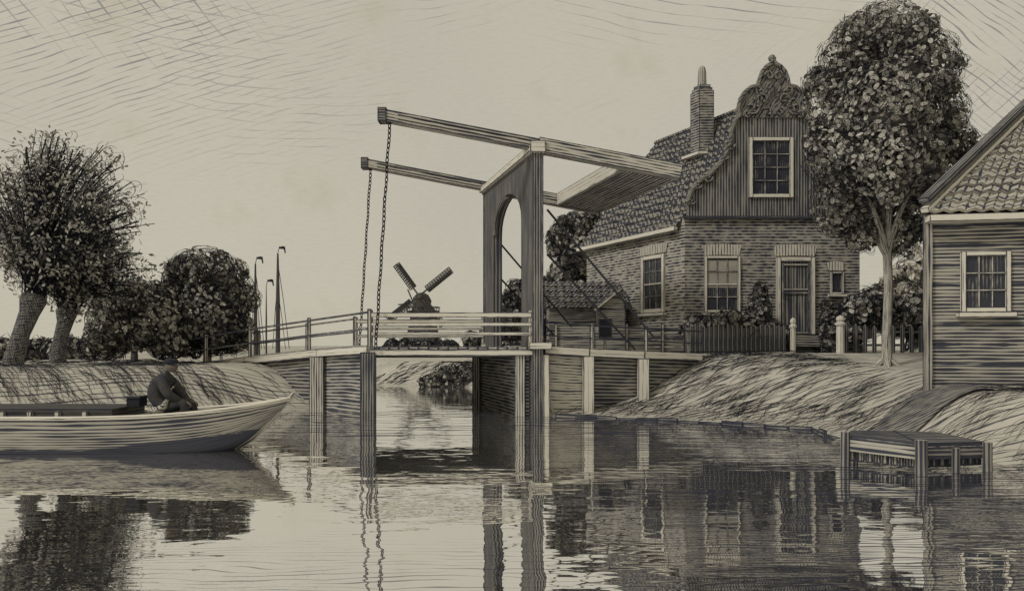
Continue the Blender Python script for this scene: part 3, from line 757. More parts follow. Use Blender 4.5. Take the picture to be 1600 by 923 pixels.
    # chimney
    cc = V3(5.99, 24.2, 0); mb = MB(); mb.box((cc.x, cc.y, 8.40), (.46, .44, 2.44), (HE, HS, V3(0, 0, 1)), 0); ch = mb.build('chimney', M['brick_dark'], R)
    mb = MB(); mb.box((cc.x, cc.y, 9.67), (.40, .38, .10), (HE, HS, V3(0, 0, 1)), 0); mb.box((cc.x, cc.y, 9.77), (.32, .32, .10), (HE, HS, V3(0, 0, 1)), 0); mb.build('cap', M['brick_dark'], ch)
    mb = MB(); mb.tube([V3(cc.x, cc.y, z) for z in (9.82, 10.25, 10.38, 10.44)], [.145, .125, .10, .04], 10); mb.build('chimney_pot', M['wood'], ch)
    mb = MB(); mb.box((cc.x-.06, cc.y-.06, 7.62), (.86, .86, .10), (V3(.79, .0, -.0)+V3(0, 0, .0), HS, V3(0, 0, 1)), 0); mb.build('flashing', M['white'], ch)
    # attic window
    a = lp(1168, 310); window(R, (HC.x+a[0], HC.y-.10, a[1]), HE, (0, -1, 0), 1.29, 1.75, 3, 4, .11, 'window', False)
    a = lp(1100, 488); window(R, (HC.x+a[0], HC.y, a[1]), HE, (0, -1, 0), 1.05, 1.65, 3, 4, .08, 'window', mid=2)
    mb = MB(); mb.box((HC.x+a[0]+.52, HC.y-.016, a[1]+1.65*.68), (.87, .006, .80)); mb.build('curtain', M['linen'], R)
    a = lp(1297, 459); window(R, (HC.x+a[0], HC.y, a[1]), HE, (0, -1, 0), .38, .64, 1, 1, .045, 'window', True)
    # side window
    o = HC+HS*2.12; window(R, (o.x, o.y, 2.66), -HS, HSn, 1.2, 1.78, 3, 4, .13, 'window', True, mid=2)
    # soldier courses over the openings
    def soldier(px0, px1, py0, py1, arc=.06):
        (a0, b0), (a1, b1) = lp(px0, py1), lp(px1, py0); mb = MB(); K = 8
        pts = [(a0+.06+(a1-a0-.12)*k/K, b0+arc*.3*math.sin(math.pi*k/K)) for k in range(K+1)]+[(a1-(a1-a0)*k/K, b1+arc*math.sin(math.pi*k/K)) for k in range(K+1)]
        mb.prism(pts, (HC.x, HC.y-.02, 0), HE, (0, 0, 1), (0, 1, 0), .05, grain=1); mb.build('brick_arch', M['soldier'], R)
    soldier(1097, 1158, 384, 399); soldier(1208, 1276, 385, 400); soldier(1292, 1320, 410, 423, .04)
    o = HC+HS*2.25; mb = MB(); mb.prism([(0.06, 4.47), (1.40, 4.47), (1.46, 4.72), (.73, 4.78), (0, 4.72)], (o.x+HSn.x*.02, o.y+HSn.y*.02, 0), -HS, (0, 0, 1), HSn, .02, grain=1); mb.build('brick_arch', M['soldier'], R)
    # door
    a0, a1 = lp(1212, 522), lp(1272, 402); w_, h_ = a1[0]-a0[0], a1[1]-a0[1]; X = HC.x+a0[0]; Y = HC.y
    mb = MB(); mb.box((X+w_/2, Y-.02, a0[1]+h_/2), (w_-.24, .04, h_-.12), None, 2); door = mb.build('door', M['board'], R)
    mb = MB()
    for x in (.06, w_-.06): mb.box((X+x, Y-.05, a0[1]+h_/2), (.12, .10, h_), None, 2)
    mb.box((X+w_/2, Y-.05, a0[1]+h_-.06), (w_-.24, .098, .12), None, 0); mb.build('frame', M['white'], door)
    mb = MB()
    for z in (.05, 1.20, 1.30, 2.02): mb.box((X+w_/2, Y-.055, a0[1]+z), (w_-.26, .04, .07), None, 0)
    for x in (.18, w_-.18): mb.box((X+x, Y-.058, a0[1]+h_/2-.05), (.06, .04, h_-.2), None, 2)
    mb.build('panel_moulding', M['wood'], door)
    mb = MB(); mb.tube([V3(X+.22, Y-.09, a0[1]+1.1), V3(X+.32, Y-.09, a0[1]+1.1)], .018, 6); mb.build('handle', M['iron'], door)
    for k, (ww, dd) in enumerate(((1.15, .35), (1.35, .7))):
        mb = MB(); zt = a0[1]-.01-.17*k; mb.box((X+w_/2, Y-dd/2, zt-.085), (ww+.1*k, dd, .165), None, 0); mb.build('doorstep', M['siding'], R)
build_house()

def build_shed():
    fx = V3(.985, -.17, 0).normalized(); sx = V3(.52, .854, 0); P0 = V3(7.83, 14.5, 0); wl = 7.0; dl = 5.6; z0, ze = .45, 4.10
    R = empty('barn', (P0.x+3, P0.y+2, .8), 'weatherboarded barn with tiled roof at the right edge, one paned window', 'barn')
    c = [P0, P0+fx*wl, P0+fx*wl+sx*dl, P0+sx*dl]; v = lambda p, z: V3(p.x, p.y, z)
    mb = MB()
    for i, (a, b) in enumerate(((0, 1), (1, 2), (2, 3), (3, 0))):
        l = (c[b]-c[a]).length; mb.face([v(c[a], z0), v(c[b], z0), v(c[b], ze), v(c[a], ze)], [(i*9, z0), (i*9+l, z0), (i*9+l, ze), (i*9, ze)])
    mb.build('wall', M['siding'], R)
    mb = MB(); mb.beam(v(P0, z0)+V3(-.0, -.03, 0), v(P0, ze)+V3(0, -.03, 0), .12, .12, side=(1, 0, 0)); mb.build('corner_board', M['siding'], R)
    ny = fx.cross(V3(0, 0, 1)); n = V3(ny.x, ny.y, 0)
    if n.y > 0: n = -n
    o = v(P0, 4.0)+n*.12-fx*.05
    mb = MB(); mb.beam(o+n*.05, o+n*.05+fx*(wl+.2), .30, .13); mb.build('eave_board', M['white'], R)
    # hipped roof, facing plane tiled
    e0 = v(P0, 4.12)+n*.22-fx*.12; e1 = e0+fx*(wl+.4)
    r0 = V3(11.9, 17.4, 7.15); r1 = r0+fx*3.0
    up = (e1-e0).cross(r0-e0).normalized()
    if up.z < 0: up = -up
    eu = fx; rise = (r0-e0)-eu*((r0-e0).dot(eu)); wv = rise.length; ev = rise.normalized(); wu = (e1-e0).length
    ka = (r0-e0).dot(eu)/wu; kb = min(1.0, (r1-e0).dot(eu)/wu)
    mb = MB(); tiled(mb, e0, eu, ev, wu, wv, up, .26, .32, cut=lambda f: (ka*f, 1-(1-kb)*f)); mb.build('roof', M['tile_pale'], R)
    b0 = v(c[3], 4.12)+sx*.2; b1 = v(c[2], 4.12)+sx*.2
    mb = MB(); mb.face([e0, r0, b0]); mb.face([b0, r0, r1, b1]); mb.face([e1, b1, r1]); mb.build('roof_back', M['tile_pale'], R)
    mb = MB(); mb.beam(e0+up*.04, r0+up*.04, .16, .10); mb.build('barge_board', M['white'], R)
    mb = MB(); mb.beam(e0+up*.06-V3(.02, 0, -.17), r0+up*.06-V3(.02, 0, -.17), .2, .1); mb.build('ridge_tile', M['wood_dark'], R)
    t = 1200; 
    def wallpt(px, z):
        k = (px-800)/FPX; u = (k*P0.y-P0.x)/(fx.x-k*fx.y); p = P0+fx*u; return V3(p.x, p.y, z), u
    a, ua = wallpt(1500, 2.27); b, ub = wallpt(1578, 2.27)
    window(R, a, fx, n, ub-ua, 1.13, 3, 3, .085, 'window', True, mt=.035)
build_shed()

def build_outhouse():
    a = W(858, 546, 24.6); b = W(978, 546, 24.6); R = empty('outbuilding', (a.x+1.2, 25.5, 1.35), 'low plank outbuilding with tiled roof beside the cottage flank', 'shed')
    z0 = 1.2; ze = W(0, 480, 24.6).z; zr = W(0, 440, 25.6).z; wl = b.x-a.x
    mb = MB(); mb.box((a.x+wl/2, 25.6, (z0+ze)/2), (wl, 2.0, ze-z0), None, 0); mb.build('wall', M['siding'], R)
    e0 = V3(a.x-.1, 24.5, ze-.03); r = V3(a.x-.1, 25.6, zr); ev = (r-e0); wv = ev.length; ev.normalize(); up = V3(1, 0, 0).cross(ev)
    mb = MB(); tiled(mb, e0, V3(1, 0, 0), ev, wl+.2, wv, up, .24, .26); mb.face([V3(a.x-.1, 26.7, ze-.03), V3(b.x+.1, 26.7, ze-.03), V3(b.x+.1, 25.6, zr), V3(a.x-.1, 25.6, zr)]); mb.build('roof', M['tile'], R)
    # small boarded cross gable at the right end
    p0, p1, pt = W(934, 482, 24.0), W(976, 482, 24.0), W(968, 452, 24.0)
    mb = MB(); poly = [(0, z0), (p1.x-p0.x, z0), (p1.x-p0.x, p1.z), (p1.x-p0.x-.12, pt.z), (0, p0.z)]
    mb.prism(poly, (p0.x, 24.0, 0), (1, 0, 0), (0, 0, 1), (0, 1, 0), .7, grain=0); mb.build('porch', M['siding'], R)
    mb = MB(); mb.beam(V3(p0.x-.12, 23.95, p0.z-.06), V3(p1.x-.1, 23.95, pt.z+.03), .16, .07); mb.build('barge_board', M['white'], R)
build_outhouse()
def build_plankfence():
    a = V3(1.25, 22.0, 0); b = V3(5.2, 21.4, 0); R = empty('board_fence', (3, 21.7, 1.4), 'low horizontal board fence between the outbuilding and the cottage corner', 'fence')
    for k in range(4):
        mb = MB(); z = 1.52+k*.19; mb.beam(V3(a.x, a.y, z), V3(b.x, b.y, z), .03, .165); mb.build('board', M['siding'], R)
    for k in range(5):
        p = a.lerp(b, k/4); mb = MB(); mb.beam(V3(p.x, p.y-.06, 1.2), V3(p.x, p.y-.06, 2.26), .08, .08, side=(0, 1, 0)); mb.build('post', M['wood'], R)
build_plankfence()

def picket(name, label, a, b, h, n, dark, group=None):
    R = empty(name, ((a.x+b.x)/2, (a.y+b.y)/2, a.z), label, 'fence'); mt = M['wood_dark'] if dark else M['wood']
    for z in (.25, h-.2):
        mb = MB(); mb.beam(a+V3(0, .04, z), b+V3(0, .04, z), .04, .06); mb.build('rail', mt, R)
    for k in range(n):
        p = a.lerp(b, (k+.5)/n); hh = h*random.uniform(.95, 1.04); mb = MB(); w_ = .055
        mb.prism([(-w_, -.1), (w_, -.1), (w_, hh-.07), (0, hh), (-w_, hh-.07)], p, (1, 0, 0), (0, 0, 1), (0, 1, 0), .025, grain=1); mb.build('picket', mt, R)
gf = 1.44
picket('picket_fence', 'dark picket fence under the shrubs before the cottage window', V3(4.6, 20.6, gf-.03), V3(7.35, 20.6, gf-.03), .80, 22, True)
picket('picket_fence', 'open picket fence between the thick white gatepost and the barn', V3(8.85, 20.6, gf-.03), V3(11.6, 20.6, gf-.03), .80, 11, True)
def gatepost(x, y, h, r, label):
    z = gz(x, y)-.1; R = empty('gatepost', (x, y, z), label, 'gatepost', None)
    mb = MB(); mb.tube([V3(x, y, z), V3(x, y, z+h)], [r, r*.92], 10); mb.build('shaft', M['wood_pale'], R, smooth=True)
    mb = MB(); mb.tube([V3(x, y, z+h+q) for q in (-.02, .03, .07, .12, .19, .24)], [r*1.25, r*1.3, r*.7, r*1.05, r*.9, .01], 10); mb.build('knob', M['wood_pale'], R, smooth=True)
gatepost(7.5, 20.5, .78, .075, 'slim pale gatepost with round knob in front of the cottage door')
gatepost(8.68, 20.3, .86, .11, 'thick white gatepost right of the cottage door under the arching shrub')

# ---------------------------------------------------------------- trees and shrubs
def px_lump(px, py, rx, rz, Y, dy=0, ry=None):
    c = W(px, py, Y+dy); return ((c.x, c.y, c.z), (rx/FPX*Y, ry if ry else (rx+rz)/2/FPX*Y*.9, rz/FPX*Y))
def lumpy(lumps, k=6, f=.34):
    out = list(lumps)
    for c, r in lumps:
        for _ in range(k):
            d = RG.normal(size=3); d /= np.linalg.norm(d); q = f*RG.uniform(.6, 1.25)
            out.append((tuple(np.array(c)+d*np.array(r)*RG.uniform(.85, 1.06)), tuple(np.array(r)*q)))
    return out
def foliage(parent, lumps, nleaf, size, narc, alen, arad, leaf='leaf', name='crown', lo=.62, bend=.5, bias=None, asp=.6, lk=6, lf=.34):
    lumps = lumpy(lumps, lk, lf)
    P, d = on_lumps(lumps, nleaf, lo, 1.10)
    V, F, G = leaves_geo(P, size*RG.uniform(.6, 1.3, len(P)), asp, normal=d, flat=.5)
    o = npmesh(name, V, F, G, M[leaf], parent)
    P, d = on_lumps(lumps, narc, .93, 1.16)
    path = arcs(P, d, alen, bend, bias=bias)
    s = strokes('twig', path, arad*RG.uniform(.6, 1.3, len(path)), M['ink'], parent); s['kind'] = 'stuff'
    return o
def tree(name, label, base, trunk, rad, lumps, limbs, leafargs, barkm='bark', cat='tree', group=None):
    R = empty(name, base, label, cat, group)
    if trunk:
        mb = MB(); mb.tube(trunk, rad, 9); mb.build('trunk', M[barkm], R, smooth=True)
    for lm in limbs:
        mb = MB(); mb.tube(lm[0], lm[1], 6); mb.build('limb', M[barkm], R, smooth=True)
    foliage(R, lumps, **leafargs)
    return R
def bezier(a, b, c, n): return [a.lerp(b, t).lerp(b.lerp(c, t), t) for t in [k/(n-1) for k in range(n)]]
# big tree right
def big_tree():
    Y = 17.6; base = W(1386, 566, Y); base.z = gz(base.x, Y)-.05
    fork = W(1386, 392, Y)
    tr = [base, base+V3(-.01, 0, .15), base+V3(0, 0, .9), base.lerp(fork, .7)+V3(.03, 0, 0), fork, W(1388, 330, Y)]
    lumps = [px_lump(*q, Y, dy) for q, dy in (((1385, 55, 62, 48), 0), ((1345, 105, 66, 62), .3), ((1428, 108, 64, 62), -.2), ((1312, 165, 50, 56), 0), ((1392, 165, 72, 64), -.9),
             ((1458, 178, 46, 60), .2), ((1318, 240, 54, 54), -.3), ((1385, 250, 66, 62), -1.), ((1448, 255, 56, 58), 0), ((1312, 318, 44, 44), 0), ((1355, 335, 46, 44), .3),
             ((1420, 325, 52, 46), .2), ((1470, 300, 36, 34), 0), ((1278, 130, 22, 24), 0), ((1278, 215, 20, 28), 0), ((1500, 225, 22, 26), 0), ((1345, 372, 24, 20), .1), ((1335, 20+40, 30, 26), 0), ((1440, 52, 26, 28), 0), ((1405, 372, 26, 24), 0))]
    limbs = []
    for (px, py, dy) in ((1330, 250, .2), (1445, 240, -.2), (1385, 150, .3), (1350, 300, -.6), (1425, 300, -.6), (1300, 300, .1), (1400, 200, -.8), (1360, 130, -.3)):
        e = W(px, py, Y+dy); m = fork.lerp(e, .45)+V3(0, 0, .35); limbs.append((bezier(fork-V3(0, 0, .1), m, e, 7), [.09, .08, .07, .06, .045, .03, .018]))
    R = tree('shade_tree', 'tall leafy tree with slender pale trunk between cottage and barn', base, tr, [.165, .12, .10, .095, .10, .06], lumps, limbs,
         dict(nleaf=17500, size=.078, narc=6000, alen=.24, arad=.0066, leaf='leaf_mid', lo=.5, bend=1.5, lk=10, lf=.27), 'bark_pale')
    mb = MB()
    for k in range(6):
        an = k*1.05+.2; mb.tube([base+V3(math.cos(an)*.1, math.sin(an)*.1, .16), base+V3(math.cos(an)*.24, math.sin(an)*.24, .05), base+V3(math.cos(an)*.42, math.sin(an)*.4, -.02)], [.07, .05, .02], 6)
    mb.build('root', M['bark_pale'], R, smooth=True)
big_tree()
# pollard willows
def willow(label, base, head, rad, lump, nb, seed, leaves, twigs):
    rng = np.random.default_rng(seed); R = empty('pollard_willow', base, label, 'willow tree')
    mid = base.lerp(head, .5)+V3(-.06, 0, .0)
    mb = MB(); mb.tube([base+V3(-.05, 0, -.15), base+V3(-.02, 0, .12), mid, base.lerp(head, .8), head, head+V3(.06, 0, .18)], [rad*1.4, rad*1.15, rad*.95, rad*1.1, rad*1.5, rad*1.0], 12)
    for k in range(7):
        an = k*.9+seed; p = head+V3(math.cos(an)*rad*.9, math.sin(an)*rad*.7, .05*math.sin(k*2))
        mb.tube([p-V3(0, 0, .14), p, p+V3(0, 0, .13)], [rad*.3, rad*.5, rad*.2], 6)
    mb.build('trunk', M['bark'], R, smooth=True)
    c = np.array(lump[0]); r = np.array(lump[1]); h = np.array(head)
    d = rng.normal(size=(nb, 3)); d /= np.linalg.norm(d, axis=1, keepdims=True); d[:, 2] = np.where(d[:, 2] < -.75, -d[:, 2], d[:, 2])
    lob = 1+.13*np.sin(d[:, :1]*7+seed)*np.cos(d[:, 2:]*6+seed*2)
    tip = c+d*r*rng.uniform(.60, .98, (nb, 1))*lob
    st = h+rng.normal(size=(nb, 3))*np.array([rad*.5, rad*.4, .06])
    ln = np.linalg.norm(tip-st, axis=1, keepdims=True)
    ctrl = st+(tip-st)*.35+np.array([0, 0, 1.])*ln*.30+rng.normal(size=(nb, 3))*.10
    K = 9; u = np.linspace(0, 1, K)[None, :, None]
    P = (1-u)**2*st[:, None]+2*u*(1-u)*ctrl[:, None]+u*u*tip[:, None]
    P = P+rng.normal(size=P.shape)*.03*u
    V, F = strokes_geo(P, rng.uniform(.007, .020, nb), False)
    o = npmesh('branch', V, F, np.zeros((F.size, 2)), M['ink'], R); o['kind'] = 'stuff'
    # curled side shoots through the crown, thickest towards its rim
    nk = twigs; bi = rng.integers(0, nb, nk); ui = rng.beta(2.2, 1.1, nk)
    a = P[bi, np.minimum((.25*K+ui*.75*(K-1)).astype(int), K-1)]+rng.normal(size=(nk, 3))*.13
    dr = rng.normal(size=(nk, 3)); dr += (a-c)/np.linalg.norm(a-c, axis=1, keepdims=True)*.5; dr /= np.linalg.norm(dr, axis=1, keepdims=True)
    sd_ = np.cross(dr, rng.normal(size=(nk, 3))); sd_ /= np.linalg.norm(sd_, axis=1, keepdims=True)
    u2 = np.linspace(0, 1, 7)[None, :, None]; L_ = rng.uniform(.16, .42, nk)[:, None, None]; cv = rng.uniform(1.2, 3.6, nk)[:, None, None]
    Q = a[:, None]+(dr[:, None]*np.sin(cv*u2)+sd_[:, None]*(1-np.cos(cv*u2)))*L_/cv*1.6
    ok = (np.linalg.norm((Q-c)/r, axis=2).max(1) < 1.08); Q = Q[ok]; nk = len(Q)
    s = strokes('twig', Q, rng.uniform(.005, .009, nk), M['ink'], R); s['kind'] = 'stuff'
    # leaves gather in clumps at the shoot ends
    cl = rng.integers(0, nk, leaves//14); ci = rng.integers(0, len(cl), leaves)
    LP = Q[cl[ci], 5]+rng.normal(size=(leaves, 3))*.14
    V, F, G = leaves_geo(LP, rng.uniform(.045, .08, leaves), .5)
    npmesh('crown', V, F, G, M['leaf_mid'], R)
    return R
b1 = W(22, 566, 20); b1.z = gz(b1.x, b1.y)-.02
willow('large pollard willow with leaning gnarled trunk at the left edge', b1, W(52, 468, 20), .215, px_lump(100, 338, 134, 132, 20, 0, 1.7), 260, 3, 5600, 3000)
b2 = W(92, 563, 21.5); b2.z = gz(b2.x, b2.y)-.02
willow('smaller pollard willow with upright trunk, second from the left edge', b2, W(104, 488, 21.5), .185, px_lump(150, 422, 84, 76, 21.5, 0, 1.3), 170, 5, 3200, 2000)
def simple_tree(name, label, px, Y, trunkr, lumps, limbs_px, leafargs, barkm='bark', top=None, group=None, cat='tree'):
    x = (px-800)/FPX*Y; b = V3(x, Y, gz(x, Y)-.05); t = W(px, top, Y) if top else None
    tr = [b, b.lerp(t, .3), b.lerp(t, .7), t] if t else None
    lim = []
    for (qx, qy) in limbs_px:
        e = W(qx, qy, Y-.2); s_ = b.lerp(t, .45) if t else b; lim.append((bezier(s_, s_.lerp(e, .5)+V3(0, 0, .2), e, 6), [trunkr*.6, trunkr*.5, trunkr*.4, trunkr*.33, trunkr*.25, trunkr*.15]))
    return tree(name, label, b, tr, [trunkr*1.3, trunkr, trunkr*.8, trunkr*.6], lumps, lim, leafargs, barkm, cat, group)
simple_tree('round_tree', 'low bushy tree with forked stems between willow and taller round tree', 210, 23.5, .09,
    [px_lump(*q, 23.5, dy) for q, dy in (((212, 475, 45, 36), 0), ((180, 505, 40, 40), .2), ((240, 500, 44, 44), 0), ((160, 528, 26, 28), 0), ((262, 535, 30, 26), .1))],
    [(180, 480), (205, 465), (235, 475), (165, 505), (255, 500)], dict(nleaf=3400, size=.10, narc=1900, alen=.55, arad=.0095, leaf='leaf', bend=.35, bias=(.6, 0, .7)), top=490)
simple_tree('round_tree', 'taller round tree with pale slim trunk just left of the bridge ramp', 324, 25, .11,
    [px_lump(*q, 25, dy) for q, dy in (((318, 432, 52, 42), 0), ((290, 470, 38, 48), .2), ((350, 462, 42, 50), .0), ((322, 490, 58, 48), -.3), ((355, 510, 34, 36), 0), ((290, 520, 34, 34), .2), ((335, 530, 44, 24), 0))],
    [(290, 450), (345, 440), (300, 480), (355, 480)], dict(nleaf=5600, size=.10, narc=2300, alen=.6, arad=.0105, leaf='leaf_mid', bend=.35, bias=(.7, 0, .6)), 'bark_pale', top=450)
# shrubs under the left trees
def shrub(name, label, lumps, base, leafargs, cat='shrub', group=None):
    R = empty(name, base, label, cat, group); mb = MB()
    for (c, r) in lumps[:3]:
        c = Vector(c); mb.tube([Vector(base), Vector(base).lerp(c, .5)+V3(.03, 0, 0), c], [.04, .03, .015], 5)
    mb.build('stem', M['bark'], R); foliage(R, lumps, **leafargs); return R
dk = lambda n, s=.13, a=.4, leaf='leaf_mid': dict(nleaf=n, size=s, narc=int(n*.5), alen=a, arad=.009, leaf=leaf, bend=.6)
shrub('garden_shrub', 'dark clipped shrub mass behind the picket fence under the cottage window', [px_lump(*q, 21.2) for q in ((1128, 515, 36, 26), (1170, 522, 44, 28), (1215, 528, 24, 22), (1090, 515, 22, 22))], (6.0, 21.2, 1.4), dk(1900, .11, .3, 'leaf_dark'))
shrub('garden_shrub', 'pointed dark shrub standing between cottage window and door', [px_lump(1187, 490, 17, 38, 21.5), px_lump(1186, 462, 9, 18, 21.5), px_lump(1180, 508, 22, 20, 21.5)], (6.9, 21.5, 1.4), dk(900, .10, .3, 'leaf_dark'))
shrub('garden_shrub', 'dark upright shrub against the bricks right of the cottage door', [px_lump(1298, 505, 15, 30, 21.6), px_lump(1300, 528, 18, 18, 21.6)], (8.95, 21.6, 1.4), dk(600, .10, .3, 'leaf_dark'))
shrub('garden_shrub', 'wide arching shrub over the pale picket fence left of the tree trunk', [px_lump(*q, 21.4) for q in ((1345, 492, 34, 30), (1370, 480, 26, 30), (1330, 510, 24, 26))], (9.7, 21.4, 1.4), dk(1300, .13, .5))
shrub('garden_shrub', 'wide arching shrub over the fence right of the tree trunk', [px_lump(*q, 21.6) for q in ((1425, 490, 30, 36), (1402, 500, 20, 26), (1440, 515, 22, 24))], (11.0, 21.6, 1.4), dk(1000, .13, .5))
simple_tree('background_tree', 'pale distant tree showing between the tree trunk and the barn', 1425, 34, .15, [px_lump(*q, 34) for q in ((1425, 430, 28, 34), (1400, 455, 26, 26), (1445, 455, 24, 34))], [], dict(nleaf=700, size=.22, narc=260, alen=.7, arad=.012, leaf='leaf', bend=.6), top=450)
simple_tree('background_tree', 'dark tree behind the cottage flank, right of the portal', 888, 30, .15, [px_lump(*q, 30) for q in ((905, 355, 26, 22), (880, 375, 22, 30), (905, 400, 30, 34), (880, 430, 22, 26), (928, 350, 18, 18))], [], dict(nleaf=2400, size=.15, narc=900, alen=.5, arad=.014, leaf='leaf_mid', bend=.9), top=420)
shrub('background_bush', 'dark round bush seen through the portal arch', [px_lump(*q, 30) for q in ((818, 462, 26, 24), (800, 480, 20, 20), (835, 480, 22, 22), (855, 455, 20, 22))], (.5, 30, 1.1), dict(nleaf=1900, size=.14, narc=600, alen=.5, arad=.014, leaf='leaf_dark', bend=.9), 'bush')
shrub('background_bush', 'low dark bush behind the portal foot and railing', [px_lump(*q, 27) for q in ((800, 508, 26, 22), (838, 510, 26, 26), (770, 520, 18, 16))], (0, 27, 1.0), dict(nleaf=1800, size=.12, narc=500, alen=.45, arad=.013, leaf='leaf_dark', bend=.9), 'bush')
shrub('bank_bush', 'tumbling bush at the water edge seen under the drawbridge', [px_lump(*q, 30.8) for q in ((705, 586, 22, 11), (732, 582, 20, 14), (675, 597, 18, 6), (715, 599, 30, 6))], (-2.2, 30.8, .4), dict(nleaf=1500, size=.09, narc=500, alen=.5, arad=.014, leaf='leaf', bend=.9), 'bush')
# far rows
def hedge(label, x0, x1, Y, z, h, n, leaf='leaf_mid'):
    lumps = [((x0+(x1-x0)*(k+.5)/n, Y+random.uniform(-.3, .3), z+h*.45), ((x1-x0)/n*.75, .8, h*.55*random.uniform(.8, 1.2))) for k in range(n)]
    R = empty('hedge', ((x0+x1)/2, Y, z), label, 'hedge')
    foliage(R, lumps, nleaf=int(420*n), size=.17, narc=int(160*n), alen=.8, arad=.026, leaf=leaf, bend=.2, bias=(.1, 1, 0))
hedge('low far hedge behind the two pollard willows', -34, -21, 40, .9, 1.1, 9)
hedge('low dark hedge below the windmill on the far bank', -9, -4, 55, .9, 1.1, 6, 'leaf_dark')
hedge('thin far hedge right of the windmill', -3.5, 1.5, 60, .9, 1.6, 5, 'leaf_mid')

# ---------------------------------------------------------------- windmill
def build_mill():
    Y = 150; c = W(661, 540, Y); k = Y/FPX; x = c.x; R = empty('windmill', (x, Y, 1), 'small distant windmill with four crossed sails beyond the bridge railing', 'windmill')
    mb = MB()
    prof = [(0, 33), (10, 29), (30, 24.5), (50, 21), (66, 17.5)]
    for i in range(4):
        (h0, r0), (h1, r1) = prof[i], prof[i+1]
        for s in range(8):
            a0, a1 = 2*math.pi*(s+.5)/8, 2*math.pi*(s+1.5)/8
            P = lambda r, a, h: V3(x+math.cos(a)*r*k, Y+math.sin(a)*r*k, .9+h*k)
            w0 = 2*r0*k*math.sin(math.pi/8)
            mb.face([P(r0, a0, h0), P(r0, a1, h0), P(r1, a1, h1), P(r1, a0, h1)], [(h0*k, s*3), (h0*k, s*3+w0), (h1*k, s*3+w0), (h1*k, s*3)])
    mb.build('tower', M['mill'], R)
    mb = MB(); mb.tube([V3(x, Y, .9+58*k), V3(x, Y, .9+60.5*k)], 26*k, 16); mb.build('stage', M['far'], R)
    mb = MB(); 
    for s in range(12):
        a = s*2*math.pi/12; p = V3(x+math.cos(a)*26*k, Y+math.sin(a)*26*k, .9+60*k); mb.beam(p, p+V3(0, 0, 6*k), .12, .12)
    mb.tube([V3(x+math.cos(a)*26*k, Y+math.sin(a)*26*k, .9+66*k) for a in np.linspace(0, 2*math.pi, 17)], .09, 4); mb.build('stage_rail', M['far'], R)
    hz = .9+82*k
    mb = MB(); mb.tube([V3(x-1*k, Y+q, .9+74*k) for q in (-2.2, -1.2, .6, 2.2)], [12*k*.7, 15*k, 14*k, 8*k], 10); mb.build('cap', M['mill'], R, smooth=True)
    hub = V3(x-3*k, Y-3.2, hz); 
    mb = MB(); mb.tube([hub+V3(0, -.3, 0), hub+V3(0, 2, 0)], 4*k, 8); mb.build('hub', M['far'], R)
    for (dx, dz) in ((-34, 47), (48, 39), (36, -44), (-46, -36)):
        d = V3(dx, 0, dz).normalized(); n = V3(-d.z, 0, d.x); ln = math.hypot(dx, dz)*k*1.02
        mb = MB(); mb.beam(hub, hub+d*ln, .25, .3, side=(0, 1, 0)); s = mb.build('sail', M['far'], R)
        q = MB(); w_ = 5.2*k
        for e in (-w_, -w_*.3, w_*.5, w_): q.beam(hub+d*ln*.25+n*e+V3(0, -.2, 0), hub+d*ln+n*e+V3(0, -.2, 0), .14, .2, side=(0, 1, 0))
        for t in np.linspace(.25, 1, 12): q.beam(hub+d*ln*t-n*w_+V3(0, -.2, 0), hub+d*ln*t+n*w_+V3(0, -.2, 0), .14, .16, side=(0, 1, 0))
        q.face([hub+d*ln*.25-n*w_*.9, hub+d*ln*.98-n*w_*.9, hub+d*ln*.98+n*w_*.2, hub+d*ln*.25+n*w_*.2]); q.build('lattice', M['far'], s)
    mb = MB()
    for (a, b) in (((637, 452), (648, 478)), ((622, 476), (640, 474)), ((640, 474), (655, 466))): mb.tube([W(*a, Y+1), W(*b, Y+1)], .14, 5)
    mb.build('tail_pole', M['far'], R)
build_mill()

